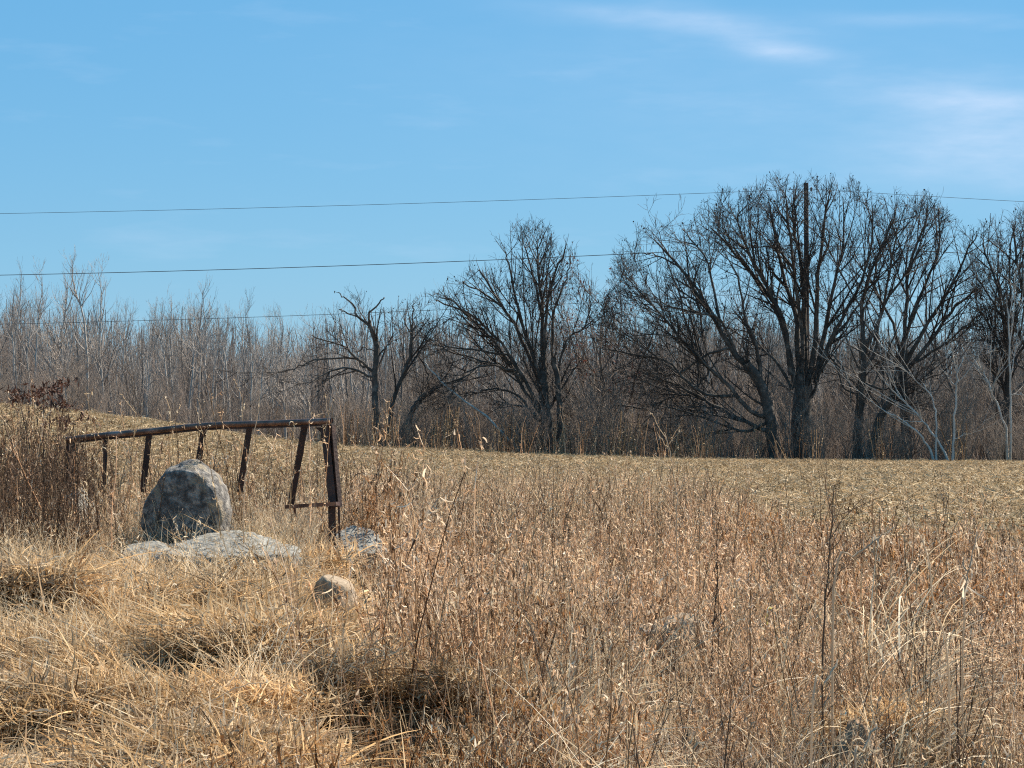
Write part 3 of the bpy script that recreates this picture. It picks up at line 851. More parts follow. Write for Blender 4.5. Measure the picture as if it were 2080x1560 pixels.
# the great oak with the pole behind it
big_tree('oak_tree', 'huge bare oak with thick straight trunk and tall fan of limbs hiding the utility pole', 127,
    [(C8([(1010, 1420), (1012, 1250), (1018, 1120), (1025, 1020)]), 0, 46, 34)],
    [(C8([(985, 1080), (950, 900), (900, 720), (830, 600), (730, 470), (600, 330), (545, 260)]), 1.0, 17, 3),
     (C8([(960, 1020), (930, 780), (860, 640), (770, 480), (705, 310), (690, 150)]), -1.5, 15, 3),
     (C8([(1000, 1040), (990, 750), (935, 550), (890, 300), (865, 100)]), 2.0, 18, 3),
     (C8([(1015, 1040), (1005, 800), (960, 500), (925, 250), (900, 90)]), -2.2, 14, 3),
     (C8([(1035, 1040), (1030, 700), (1010, 450), (975, 250), (1010, 70)]), 1.2, 18, 3),
     (C8([(1055, 1040), (1080, 750), (1090, 500), (1115, 250), (1130, 90)]), -1.8, 17, 3),
     (C8([(1075, 1030), (1130, 800), (1170, 600), (1225, 380), (1230, 80)]), 1.5, 16, 3),
     (C8([(1085, 1010), (1180, 790), (1280, 600), (1340, 400), (1330, 130)]), -1.2, 13, 3),
     (C8([(1075, 1060), (1150, 880), (1230, 780), (1330, 640), (1400, 500)]), 2.4, 11, 3),
     (C8([(965, 1090), (900, 960), (820, 870), (760, 760), (700, 600)]), 3.0, 11, 3),
     (C8([(1060, 1130), (1140, 920), (1215, 1040), (1230, 1200)]), -2.0, 8, 3)], extra=9)
# leaning oak at its left
big_tree('oak_tree', 'bare oak leaning left beside the huge oak, long low limbs sweeping left', 125,
    [(C8([(885, 1420), (870, 1300), (820, 1080), (740, 960)]), -.3, 26, 19)],
    [(C8([(745, 970), (660, 870), (580, 720), (520, 640), (430, 500), (330, 390), (275, 310)]), .8, 18, 3),
     (C8([(820, 1090), (800, 900), (740, 750), (700, 560), (610, 400)]), -1.2, 12, 3),
     (C8([(845, 1220), (760, 1190), (640, 1050), (480, 910), (370, 770), (250, 640), (140, 520)]), -.6, 15, 3),
     (C8([(700, 1120), (520, 1100), (380, 960), (250, 930), (110, 900), (40, 850)]), 1.0, 10, 2.5),
     (C8([(640, 1060), (560, 980), (450, 860), (300, 830), (160, 820)]), -1.4, 8, 2.5),
     (C8([(860, 1290), (760, 1250), (620, 1180), (500, 1110), (400, 1060), (230, 1000)]), .9, 14, 3),
     (C8([(700, 920), (620, 760), (500, 720), (360, 690), (230, 600)]), -1.5, 9, 2.5),
     (C8([(560, 690), (480, 560), (400, 480), (300, 430), (200, 420)]), 1.5, 8, 2.5),
     (C8([(620, 790), (600, 640), (560, 460), (470, 330), (420, 260)]), 1.8, 9, 2.5),
     (C8([(680, 890), (560, 920), (430, 1010), (300, 1010), (150, 1010)]), .5, 8, 2.5),
     (C8([(850, 1250), (740, 1290), (600, 1250), (400, 1180), (240, 1180)]), -1.0, 10, 3)], extra=5)
# right-hand oaks
big_tree('oak_tree', 'slim double-stemmed bare oak rising right of the huge oak', 126,
    [(C8([(1280, 1420), (1290, 1200), (1305, 1000), (1310, 850)]), 0, 20, 15),
     (C8([(1335, 1420), (1360, 1310), (1400, 1200), (1440, 1130)]), -.5, 19, 13)],
    [(C8([(1310, 860), (1305, 680), (1370, 480), (1460, 280), (1490, 140)]), 1, 13, 3),
     (C8([(1312, 900), (1390, 740), (1420, 560), (1450, 380), (1440, 250)]), -1.4, 11, 3),
     (C8([(1300, 1000), (1370, 900), (1400, 700), (1530, 520), (1600, 370), (1640, 150)]), .6, 11, 3),
     (C8([(1300, 1050), (1400, 1090), (1480, 1050), (1600, 1010)]), -1, 7, 3),
     (C8([(1290, 1120), (1220, 1080), (1180, 960), (1130, 900)]), 1, 7, 2.5),
     (C8([(1440, 1130), (1500, 1080), (1600, 1100), (1700, 1060)]), .8, 9, 3),
     (C8([(1400, 1200), (1330, 1100), (1260, 1040), (1200, 1030)]), .8, 6, 2.5)], extra=4)
big_tree('oak_tree', 'bare oak with dark straight trunk and wide limbs reaching up to the right', 130,
    [(C8([(1520, 1420), (1515, 1250), (1500, 1050), (1505, 900)]), 0, 26, 18)],
    [(C8([(1505, 900), (1510, 700), (1530, 480), (1590, 300), (1610, 140)]), -1, 13, 3),
     (C8([(1510, 1010), (1640, 850), (1750, 700), (1850, 620), (1930, 590)]), 1.2, 13, 3),
     (C8([(1515, 960), (1600, 800), (1700, 640), (1800, 430), (1870, 280)]), -.8, 13, 3),
     (C8([(1500, 950), (1450, 760), (1370, 600), (1400, 420), (1480, 300)]), 1.4, 10, 3),
     (C8([(1508, 850), (1580, 650), (1680, 420), (1690, 230), (1680, 180)]), 1.6, 10, 3),
     (C8([(1520, 980), (1680, 880), (1820, 760), (1900, 700)]), -1.5, 9, 3),
     (C8([(1500, 1090), (1600, 1040), (1700, 1010), (1800, 890)]), 1, 7, 3),
     (C8([(1500, 1060), (1440, 930), (1390, 860)]), -1, 7, 3)], extra=5)
big_tree('oak_tree', 'tall narrow bare tree with pale-lit trunk standing at the right edge', 129,
    [(C8([(1995, 1420), (1990, 1250), (2005, 1000), (1990, 800)]), 0, 17, 12)],
    [(C8([(1990, 810), (1960, 600), (1900, 420), (1890, 260)]), .8, 10, 3),
     (C8([(1995, 850), (2010, 650), (2000, 450), (2030, 230)]), -1, 10, 3),
     (C8([(1998, 920), (2060, 700), (2110, 500), (2120, 280)]), 1, 10, 3),
     (C8([(2000, 980), (1930, 820), (1850, 700), (1820, 560)]), -1, 8, 3),
     (C8([(2003, 1010), (2080, 880), (2160, 720), (2200, 500)]), -.5, 8, 3),
     (C8([(1995, 1120), (1900, 940), (1830, 880)]), .6, 6, 3),
     (C8([(1980, 760), (1960, 700), (1880, 560), (1830, 450)]), 1.6, 7, 3)], extra=5)
big_tree('oak_tree', 'wide bare oak half cut off by the right edge of the view', 128,
    [(C8([(2190, 1420), (2180, 1200), (2170, 1000), (2150, 880)]), 0, 24, 17)],
    [(C8([(2150, 890), (2100, 700), (2060, 500), (2040, 330), (2030, 220)]), .8, 13, 3), (C8([(2155, 960), (2040, 820), (1960, 640), (1920, 420)]), -1, 11, 3),
     (C8([(2165, 1050), (2040, 960), (1930, 860), (1850, 800)]), .7, 9, 3), (C8([(2150, 900), (2160, 650), (2150, 400), (2140, 230)]), -1, 12, 3),
     (C8([(2165, 1020), (2260, 820), (2330, 600)]), .5, 11, 3)], extra=5)
# the middle oak
big_tree('oak_tree', 'bare oak in the middle with many stems fanning left and a tall round top', 126,
    [(C7([(1570, 1500), (1565, 1300), (1545, 1080), (1540, 900)]), 0, 34, 16),
     (C7([(1650, 1500), (1640, 1300), (1632, 1100), (1600, 900)]), -.4, 15, 11)],
    [(C7([(1540, 910), (1530, 600), (1510, 350), (1500, 90)]), .5, 13, 3),
     (C7([(1545, 1080), (1460, 850), (1390, 600), (1335, 360), (1290, 190)]), -1, 12, 3),
     (C7([(1550, 1150), (1440, 850), (1300, 600), (1180, 400), (1080, 340)]), 1, 13, 3),
     (C7([(1560, 1280), (1400, 1040), (1300, 870), (1150, 700), (1000, 560), (880, 480)]), .6, 13, 3),
     (C7([(1545, 1250), (1380, 960), (1280, 800), (1100, 640), (930, 580), (860, 520)]), -1.6, 11, 3),
     (C7([(1420, 1050), (1350, 900), (1200, 870), (1000, 840), (830, 830)]), -.6, 9, 2.5),
     (C7([(1410, 1020), (1250, 940), (1100, 900), (950, 850), (860, 780)]), 1.6, 8, 2.5),
     (C7([(1390, 990), (1230, 950), (1080, 990), (960, 1050)]), -1.2, 8, 2.5),
     (C7([(1500, 1250), (1400, 1140), (1270, 1085), (1150, 1100), (1050, 1150)]), .6, 9, 2.5),
     (C7([(1545, 1300), (1450, 1210), (1330, 1180), (1200, 1190)]), -.8, 9, 3),
     (C7([(1600, 920), (1600, 650), (1680, 430), (1720, 200)]), 1, 9, 3),
     (C7([(1625, 1040), (1680, 800), (1790, 720), (1850, 450)]), -1, 7, 2.5),
     (C7([(1545, 960), (1560, 640), (1600, 420), (1660, 290), (1690, 160)]), -1.4, 10, 3),
     (C7([(1530, 640), (1480, 420), (1440, 250), (1450, 110)]), 1.3, 8, 2.5),
     (C7([(1635, 1120), (1720, 980), (1830, 930)]), .8, 6, 2.5),
     (C7([(1300, 600), (1190, 520), (1080, 470), (1030, 430)]), -1.0, 7, 2.5)], extra=5)
# left smaller oak
big_tree('oak_tree', 'small gnarled bare oak with long limbs drooping left, right of the rusty frame', 124,
    [(C7([(562, 1430), (545, 1250), (535, 1060), (545, 880), (520, 750), (500, 700)]), 0, 15, 9)],
    [(C7([(500, 710), (430, 650), (400, 580), (330, 530), (270, 470)]), .6, 8, 2.5),
     (C7([(505, 720), (500, 650), (570, 570), (650, 520)]), -1, 8, 2.5),
     (C7([(530, 990), (440, 920), (380, 870), (350, 830), (200, 790), (80, 730)]), -.4, 9, 2.5),
     (C7([(470, 960), (390, 905), (200, 910), (80, 950), (0, 990)]), .8, 7, 2.5),
     (C7([(535, 1040), (460, 990), (330, 965), (230, 1010), (90, 1090)]), -.8, 8, 2.5),
     (C7([(440, 660), (340, 620), (260, 590)]), 1.4, 5, 2.5),
     (C7([(545, 900), (640, 800), (740, 750)]), 1, 5, 2),
     (C7([(540, 870), (470, 840), (440, 860), (380, 850)]), 1, 4, 2)], extra=2, dens=.9)
big_tree('bare_tree', 'slender dark tree curving up to the right between the two left oaks', 125,
    [(C7([(610, 1430), (640, 1170), (700, 1020), (745, 880), (755, 740)]), 0, 10, 6)],
    [(C7([(755, 750), (790, 700), (860, 670)]), .5, 5, 2), (C7([(755, 760), (760, 620), (790, 520)]), -.6, 5, 2),
     (C7([(680, 1060), (720, 1000), (800, 930)]), .6, 4, 2)], extra=1, dens=.8)
big_tree('bare_tree', 'thick dark trunk slanting low to the right under the middle oak', 126.5,
    [(C7([(660, 1450), (740, 1260), (800, 1160), (860, 1110)]), 0, 13, 12)],
    [(C7([(860, 1110), (950, 1060), (1080, 1005), (1180, 990)]), .6, 10, 3), (C7([(850, 1120), (850, 1000), (800, 900), (790, 800)]), -.5, 6, 2.5)], extra=1, dens=.7)
big_tree('bare_tree', 'small oak still holding rust-red leaves between the middle and huge oaks', 129,
    [(C8([(30, 1420), (30, 1250), (60, 1120), (50, 980)]), 0, 9, 6)],
    [(C8([(50, 990), (20, 860), (-20, 800), (-60, 740)]), .4, 5, 2), (C8([(55, 1000), (120, 900), (150, 820)]), -.4, 5, 2),
     (C8([(55, 1060), (-20, 1000), (-70, 960)]), .5, 4, 2), (C8([(40, 930), (60, 820), (60, 740)]), .5, 5, 2)], extra=2, dens=1.0, leaf=900, mat=M_bark_brown, tmat=M_twig_brown)
big_tree('bare_tree', 'dark stubby tree arching left beneath the leaning oak limbs', 128,
    [(C8([(510, 1420), (505, 1300), (500, 1220), (470, 1150)]), 0, 15, 11)],
    [(C8([(480, 1170), (400, 1120), (260, 1180), (120, 1160), (20, 1260)]), -.5, 8, 2.5), (C8([(500, 1210), (520, 1050), (510, 860), (480, 700), (500, 560)]), .8, 9, 2.5),
     (C8([(510, 1080), (600, 960), (640, 880)]), -.6, 5, 2)], extra=2, dens=.9)
big_tree('sapling', 'pale multi-stemmed sapling with thin whitish stems leaning left near the field edge', 123.5,
    [(C8([(1735, 1425), (1745, 1250), (1755, 1080), (1760, 1000)]), 0, 5, 3.5), (C8([(1650, 1425), (1590, 1320), (1500, 1240), (1420, 1200)]), -.3, 5, 3),
     (C8([(1725, 1425), (1640, 1300), (1560, 1200), (1480, 1120), (1420, 1060)]), .3, 5, 2.5), (C8([(1660, 1380), (1660, 1240), (1640, 1130), (1600, 1060)]), .3, 4, 2)],
    [(C8([(1755, 1080), (1710, 1020), (1670, 970)]), 0, 3.5, 1.5), (C8([(1760, 1010), (1790, 940), (1840, 890)]), .3, 3, 1.5), (C8([(1760, 1010), (1740, 940), (1720, 880)]), -.3, 3, 1.5),
     (C8([(1745, 1330), (1790, 1310), (1830, 1300)]), .2, 2.5, 1.5)], mat=M_pale_wood, tmat=M_bark_grey, dens=.45, bud=False)
big_tree('sapling', 'pale thin twin-stemmed birch beside the right-edge tree', 125,
    [(C8([(2012, 1420), (2015, 1200), (2010, 900), (2000, 700)]), 0, 5, 3), (C8([(2000, 1300), (1960, 1180), (1900, 1040), (1850, 950)]), .3, 5, 3)],
    [(C8([(2012, 1120), (2060, 1110), (2100, 1120)]), 0, 3, 1.5), (C8([(2005, 760), (2030, 640), (2020, 520)]), .4, 3, 1.5)], mat=M_pale_wood, tmat=M_bark_grey, dens=.5, bud=False)

# pale dead trunk lying in the branches
def lone_stick():
    Lp, R = limb_line(C7([(1200, 1250), (1080, 1170), (950, 1062), (870, 975), (828, 925)]), 124.5, .6, 5, 3, 12, .02)
    base = Lp[0].copy(); g0 = float(gz(base[0], base[1]))
    root = empty('dead_tree', (base[0], base[1], g0)); b = np.array([base[0], base[1], g0])
    Lp = np.concatenate([[Lp[0] + np.array([1.6, 0, -(Lp[0, 2] - g0) - .1])], Lp]); R = np.concatenate([[R[0] * 1.1], R])
    mb = MB(); tubes(mb, (Lp - b)[None], R[None], 6); mb.obj('trunk', M_pale_wood, root)
    Q, r = grow(Lp[None], R[None], .5, (.3, .9), .7, 4, .4, .05, .1, rmin=.008)
    mb = MB(); tubes(mb, Q - b, r, 3); mb.obj('branch_stubs', M_pale_wood, root)
    tag(root, 'pale dead trunk leaning diagonally left of the middle oak', 'dead tree')
lone_stick()

# ---- background trees: a few kinds, then copies
def proto_tree(name, H, style):
    root = empty(name)
    n = {'aspen': 1, 'bushy': 1, 'multi': 3}[style]
    TP, TR = [], []
    for i in range(n):
        K = 12
        lean = rng.normal(0, .05 if style == 'aspen' else .12, 2) * (2.5 if n > 1 else 1)
        z = np.linspace(0, 1, K); hh = H * (1 if i == 0 else U(.6, .9))
        w = np.cumsum(rng.normal(0, .012 * H, (K, 2)), 0) * z[:, None]
        p = np.stack([lean[0] * z * hh + w[:, 0], lean[1] * z * hh + w[:, 1], z * hh - .1], -1)
        TP.append(p); TR.append(np.linspace(1, .16, K) * H * (.0125 if n == 1 else .009))
    TP = np.stack(TP); TR = np.stack(TR)
    bm, tm = (M_bark_grey, M_twig_grey) if style == 'aspen' else (M_bark_brown, M_twig_brown)
    mb = MB(); tubes(mb, TP, TR, 6); mb.obj('trunk', bm, root)
    mb = MB()
    if style == 'aspen':
        P2, R2 = grow(TP, TR, 3.2, (1.3, 3.4), .75, 7, .22, .16, .10, .75, .6, .014, .012)
        P3, R3 = grow(P2, R2, 3.2, (.5, 1.3), .65, 5, .12, .16, .14, rmin=.009)
        P4, R4 = grow(P3, R3, 3.6, (.25, .6), .6, 3, .15, .18, .15, rmin=.008)
        tubes(mb, P2, R2, 4); tubes(mb, P3, R3, 3); tubes(mb, P4, R4, 3)
    else:
        P2, R2 = grow(TP, TR, 3.0 if n == 1 else 1.7, (1.2, 3.2), .8, 6, .18, .10, .12, .6, .6, .015, .012)
        P3, R3 = grow(P2, R2, 2.8, (.5, 1.3), .75, 4, .15, .10, .16, rmin=.010)
        P4, R4 = grow(P3, R3, 3.8, (.25, .65), .75, 3, .15, .1, .2, rmin=.008)
        tubes(mb, P2, R2, 4); tubes(mb, P3, R3, 3); tubes(mb, P4, R4, 3)
    mb.obj('crown', tm, root)
    return root
HP = 9.0
aspens = [proto_tree('slender_tree', HP, 'aspen') for _ in range(6)]
bushy = [proto_tree('bushy_tree', HP, 'bushy') for _ in range(4)] + [proto_tree('bushy_tree', HP, 'multi') for _ in range(3)]
used = {}
def place_tree(pool, i, px, D, ytop, label, group, cat='tree'):
    proto = pool[i % len(pool)]
    b = onground(px, D)
    H = (EYE + (H0 - ytop) / F * D) - b[2]
    sc = max(H, 2.0) / HP
    if proto.name not in used:
        used[proto.name] = 1; o = proto
        o.location = tuple(b); o.rotation_euler = (0, 0, U(0, 6.28)); o.scale = (sc, sc, sc)
    else:
        o = copy_tree(proto, tuple(b), U(0, 6.28), sc)
    tag(o, label, cat, group)
    return o
sky_x = [-100, 0, 60, 100, 160, 230, 300, 370, 440, 500, 570, 640, 760, 850, 1000, 1250, 1500, 1800, 2200]
sky_y = [580, 590, 600, 640, 600, 625, 640, 612, 625, 650, 650, 650, 610, 620, 640, 625, 620, 640, 620]
# tall ones that stand out on the skyline at the left
for i, (px, D, yt, lab) in enumerate([
        (30, 140, 556, 'tall pale bare tree at the far left edge behind the hill'),
        (72, 150, 566, 'thin bare tree just right of the far left tree'),
        (178, 138, 532, 'tallest slender bare tree left of the frame, top crossing the wire'),
        (130, 142, 572, 'slim upright bare tree crowded left of the tallest slender tree'),
        (215, 146, 560, 'forked bare tree just right of the tallest slender tree'),
        (378, 160, 590, 'bare tree with feathery raised top above the middle of the rusty rail'),
        (428, 165, 596, 'bare tree with thin spire top above the grey boulder'),
        (508, 168, 628, 'narrow bare tree with pointed top over the right end of the rail')]):
    place_tree(aspens, i, px, D, yt, lab, None)
k = 0
for i in range(84):
    px = -120 + 780 * (i + U(0, 1)) / 84; D = U(134, 158) if i % 2 else U(150, 205)
    place_tree(aspens if U(0, 1) < .72 else bushy, rng.integers(0, 99), px, D, np.interp(px, sky_x, sky_y) + abs(rng.normal(12, 38)),
               'slender grey bare tree in the crowded wood behind the left hill', 'bare trees of the wood behind the hill')
def dark_copy(proto):
    r = proto.copy(); COL.objects.link(r)
    for ch in proto.children:
        c = ch.copy(); c.data = ch.data.copy(); COL.objects.link(c); c.parent = r
        c.data.materials[0] = M_bark_oak if c.name.startswith('trunk') else M_twig_oak
    return r
def oak_behind(i, px, D, yt, lab):
    r = dark_copy(bushy[4 + i % 3]) ; r.name = 'oak_tree'
    b = onground(px, D); sc = (EYE + (H0 - yt) / F * D - b[2]) / HP
    r.location = tuple(b); r.rotation_euler = (0, 0, U(0, 6.28)); r.scale = (sc * 1.15, sc * 1.15, sc)
    tag(r, lab, 'tree')
for a_ in ((0, 1245, 140, 545, 'dark bare tree behind the left tips of the leaning oak'), (1, 1470, 143, 470, 'dark bare tree filling the gap left of the utility pole'),
           (2, 1770, 141, 470, 'dark bare tree behind the slim double-stemmed oak'), (0, 1905, 144, 500, 'dark bare tree closing the gap before the right-edge trees'),
           (1, 2010, 140, 500, 'dark bare tree behind the right-edge trees')):
    oak_behind(*a_)
for i in range(95):
    px = 620 + 1600 * (i + U(0, 1)) / 95; D = U(134, 200)
    place_tree(bushy if U(0, 1) < .6 else aspens, rng.integers(0, 99), px, D, np.interp(px, sky_x, sky_y) + abs(rng.normal(10, 50)),
               'thin grey-brown bare tree in the thicket behind the oaks', 'bare trees behind the oaks')

# far wood as one mass, and undergrowth
def strip_proto(root_list):
    out = []
    for r in root_list:
        mb_o = []
        o = bpy.data.objects.new('far', r.children[1].data); out.append(o)
    return out
n = 2600
D = U(150, 300, n); px = U(-350, 2450, n); X = (px - 1040) / F * D
H = (np.interp(px, sky_x, sky_y) + U(5, 170, n)); H = (EYE + (H0 - H) / F * D) - gz(X, D)
scatter('distant_woods', strip_proto(aspens[:3] + bushy[:4]), np.stack([X, D, gz(X, D)], -1), rots(n, .03), np.maximum(H, 2) / HP, rng.integers(0, 7, n))

def thicket_proto():
    mb = MB(); n = 26
    b = disc(n, 1.6); b[:, 2] -= .1
    Pt = stem_lines(b, U(0, 6.28, n), U(0, .25, n), U(-.15, .3, n), U(.45, 1.0, n) * HP, 8, .035)
    R = U(.018, .05, n)[:, None] * np.linspace(1, .3, 9)[None]
    tubes(mb, Pt, R, 4)
    P2, R2 = grow(Pt, R, 1.6, (.8, 2.4), .7, 5, .12, .12, .13, rmin=.014); tubes(mb, P2, R2, 3)
    P3, R3 = grow(P2, R2, 1.7, (.4, 1.1), .7, 3, .12, .1, .18, rmin=.011); tubes(mb, P3, R3, 3)
    return mb
n = 620
D = U(142, 230, n); px = U(-350, 2450, n); D = np.where((px < 760) & (D < 165), D + 40, D); X = (px - 1040) / F * D
H = np.interp(px, sky_x, sky_y) + U(15, 150, n); H = (EYE + (H0 - H) / F * D) - gz(X, D)
scatter('thicket', [thicket_proto().obj('t', m_, link=False) for m_ in (M_twig_grey, M_twig_brown, M_thick, M_thick)], np.stack([X, D, gz(X, D)], -1), rots(n, .04), np.maximum(H, 2) / HP, rng.integers(0, 2, n) + 2 * (px + rng.normal(0, 120, n) > 760))
def shrub(h, n=14, mat=None):
    mb = MB()
    b = disc(n, .35); b[:, 2] -= .05
    Pt = stem_lines(b, U(0, 6.28, n), U(0, .5, n), U(-.3, .5, n), U(.5, 1.1, n) * h, 6, .06)
    R = U(.008, .016, n)[:, None] * np.linspace(1, .4, 7)[None]
    tubes(mb, Pt, R, 3)
    P2, R2 = grow(Pt, R, 4.5, (.3, .8), .6, 4, .2, .12, .15, rmin=.006)
    tubes(mb, P2, R2, 3)
    P3, R3 = grow(P2, R2, 5, (.12, .4), .7, 3, .1, .1, .2, rmin=.005)
    tubes(mb, P3, R3, 3)
    return mb.obj('shrub', mat or M_brush, link=False)
n = 1500
D = EDGE + 2 + 40 * U(0, 1, n) ** 1.5; px = U(-200, 2300, n); k_ = (px > 700) | (U(0, 1, n) < .4); D, px = D[k_], px[k_]; n = len(D); X = (px - 1040) / F * D
scatter('undergrowth', [shrub(2.0) for _ in range(5)] + [shrub(2.4, 10, M_twig_brown) for _ in range(2)], np.stack([X, D, gz(X, D)], -1), rots(n, .08), U(.35, 1.3, n) * np.where(U(0, 1, n) < .12, 1.6, 1), rng.integers(0, 7, n))
# tall tan weeds on the far field margin
n = 115
D = U(EDGE - 5, EDGE + 1.5, n); px = np.where(U(0, 1, n) < .75, U(640, 1460, n), U(500, 2150, n)); X = (px - 1040) / F * D
def margin_weed():
    mb = MB(); m = 6
    b = disc(m, .4)
    Pt = stem_lines(b, U(0, 6.28, m), U(0, .25, m), U(-.1, .3, m), U(.4, 2.1, m), 5, .03)
    tubes(mb, Pt, U(.010, .018, m)[:, None] * np.linspace(1, .5, 6)[None], 3, tint=t_mid(m))
    leaves_on(mb, Pt, 7, (.05, .14), (.012, .03), t_mid, .4, 1.0, 2.0)
    return mb.obj('margin', M_straw if rng.uniform() < .5 else M_weed, link=False)
scatter('field_margin_weeds', [margin_weed() for _ in range(6)], np.stack([X, D, gz(X, D)], -1), rots(n, .06), U(.5, 1.15, n), rng.integers(0, 6, n))

# ------------------------------------------------------------------ utility pole and lines
PD = 134.0
def utility_pole():
    b = onground(1639, PD); top = P(1637.5, 372, PD)
    root = empty('utility_pole', tuple(b)); tag(root, 'weathered brown wooden utility pole rising out of the huge oak', 'utility pole')
    mb = MB(); t = np.linspace(0, 1, 10)[:, None]
    tubes(mb, ((1 - t) * np.array([0, 0, -.3]) + t * (top - b))[None], np.linspace(.145, .105, 10)[None], 12)
    n0 = mb.n; mb.add([top - b + np.array([0, 0, .01])] + [top - b + .105 * np.array([math.cos(a), math.sin(a), 0]) for a in np.arange(12) / 12 * 6.2832], [[0, 1 + i, 1 + (i + 1) % 12] for i in range(12)])
    mb.obj('pole_shaft', M_pole, root)
    for (py, nm, dx) in ((384, 'insulator', .22), (497, 'insulator', -.22), (590, 'cable_clamp', -.2)):
        q = P(1638, py, PD) - b + np.array([dx, -.05, 0])
        mb = MB(); prof = [(-.10, .03), (-.07, .06), (-.02, .045), (.02, .06), (.06, .04), (.10, .015)]
        tubes(mb, np.array([[q + np.array([0, 0, z]) for z, r in prof]]), np.array([[r for z, r in prof]]), 10)
        ins = mb.obj(nm, M_ceramic, root)
        mb = MB(); tubes(mb, np.array([[q - np.array([dx, 0, 0]), q]]), np.array([[.02, .02]]), 6); mb.obj('bracket', M_wire, root)
utility_pole()
def power_line(pts_left, pa, right, r, label):
    """pa: attachment on the pole; parabolas to both sides"""
    a = P(*pa, PD)
    mb = MB()
    pts = []
    # fit height over X on the left from three photo points
    q = np.array([P(x, y, PD) for x, y in pts_left] + [a])
    co = np.polyfit(q[:, 0] - a[0], q[:, 2] - a[2], 2)
    xs = np.linspace(-75, 0, 60)
    z = co[0] * xs ** 2 + co[1] * xs
    c2 = np.array([co[0], right])
    xr = np.linspace(0, 60, 50)[1:]
    zr = co[0] * xr ** 2 + right * xr
    X = np.concatenate([xs, xr]) + a[0]; Z = np.concatenate([z, zr]) + a[2]
    Pl = np.stack([X, np.full(len(X), PD - .05), Z], -1)
    base = a
    tubes(mb, (Pl - base)[None], np.full((1, len(X)), r), 6)
    o = mb.obj('power_line', M_wire); o.location = tuple(base)
    tag(o, label, 'power line', 'power lines on the utility pole')
power_line([(0, 433), (700, 418), (1250, 397)], (1640, 384), -.062, .009, 'thin topmost wire reaching the top of the utility pole')
power_line([(0, 557), (600, 544), (1250, 513)], (1636, 497), -.058, .015, 'thick middle wire crossing open sky into the oaks')
power_line([(50, 657), (400, 649), (690, 637)], (1636, 590), -.055, .010, 'lowest wire running along the tops of the left wood')

# ------------------------------------------------------------------ boulders
def icosphere(sub):
    import bmesh
    bm = bmesh.new(); bmesh.ops.create_icosphere(bm, subdivisions=sub, radius=1)
    V = np.array([v.co[:] for v in bm.verts]); Fa = np.array([[v.index for v in f.verts] for f in bm.faces]); bm.free()
    return V, Fa
ICO = icosphere(5)
def boulder(name, label, px, py, D, w, h, depth, mat, planes=(), seed=0, rough=.05, tilt=0.0, rotz=0.0, sink=.25, skew=0.0, lump=1.0):
    """centre bottom at photo px,py; w,h in photo pixels"""
    mpp = D / F
    V, Fa = ICO[0].copy(), ICO[1]
    V = V * (1 + lump * .16 * vnoise3(V * 1.3 + seed, seed)[:, None] + lump * .07 * vnoise3(V * 3.1 + seed, seed + 1)[:, None])
    for n_, d in planes:
        n_ = np.array(n_, float); n_ /= np.linalg.norm(n_)
        ex = np.maximum(0, V @ n_ - d); V = V - ex[:, None] * n_ * .93
    V = V * (1 + rough * .5 * vnoise3(V * 7 + seed, seed + 2)[:, None] + rough * .25 * vnoise3(V * 17 + seed, seed + 3)[:, None])
    c, s = math.cos(rotz), math.sin(rotz)
    V = V @ np.array([[c, s, 0], [-s, c, 0], [0, 0, 1]])
    c, s = math.cos(tilt), math.sin(tilt)
    V = V @ np.array([[c, 0, -s], [0, 1, 0], [s, 0, c]])
    V[:, 0] += skew * V[:, 2]
    mn, mxv = V.min(0), V.max(0)
    V = (V - [(mn[0] + mxv[0]) / 2, (mn[1] + mxv[1]) / 2, mn[2]]) / (mxv - mn)
    top = P(px, py - h, D); g = float(gz(top[0], D)) - .06
    hh = top[2] - g
    V = V * np.array([w * mpp, depth, hh])
    mb = MB(); mb.add(V, Fa)
    o = mb.obj(name, mat); o.location = (top[0], D, g)
    tag(o, label, 'boulder')
    return o
boulder('boulder', 'large rounded grey boulder standing upright in front of the rusty frame', 382, 1088, 19.2, 184, 156, .62, M_granite,
        [((-.22, -.95, -.10), .40), ((-.75, -.1, .66), .92)], 8, .06, skew=.05, lump=.30)
boulder('boulder', 'low flat pale grey slab of rock just below the large upright boulder', 455, 1172, 18.6, 330, 92, .9, M_granite_pale,
        [((0, -.4, 1), .50), ((.5, -.3, 1), .66), ((-.5, -.2, .9), .7)], 11, .16)
boulder('boulder', 'small pale rock edge sticking out left of the flat slab', 300, 1150, 18.5, 110, 50, .4, M_granite_pale, [((0, -.4, 1), .5)], 17, .08)
boulder('boulder', 'pale grey rock half hidden in dark stalks left of the upright boulder', 160, 1090, 20.2, 90, 100, .4, M_granite_pale, [((.7, -.3, .6), .6)], 23, .08)
boulder('boulder', 'whitish grey rock behind the foot of the right frame post', 726, 1150, 20.2, 125, 82, .45, M_granite_pale, [((.3, -.5, .9), .6)], 29, .07)
boulder('boulder', 'tan rounded rock with shadowed left face below the right frame post', 678, 1265, 16.9, 98, 97, .38, M_tanstone, [((-.80, -.58, -.05), .50), ((.2, -.1, 1), .8)], 37, .05, lump=.5)
boulder('boulder', 'rounded rock draped with grass in the tall weeds right of centre', 1372, 1410, 17.0, 190, 165, .5, M_tanstone, [((-.5, -.8, -.1), .5)], 47, .07)
boulder('boulder', 'tan rock peeking out of weeds near the dark spindly sapling', 1660, 1290, 18.0, 85, 66, .3, M_tanstone, [], 53, .08)
boulder('boulder', 'small white stone lying in the weeds at lower right', 1752, 1310, 17.2, 52, 26, .2, M_granite_pale, [((0, -.3, 1), .6)], 59, .06)
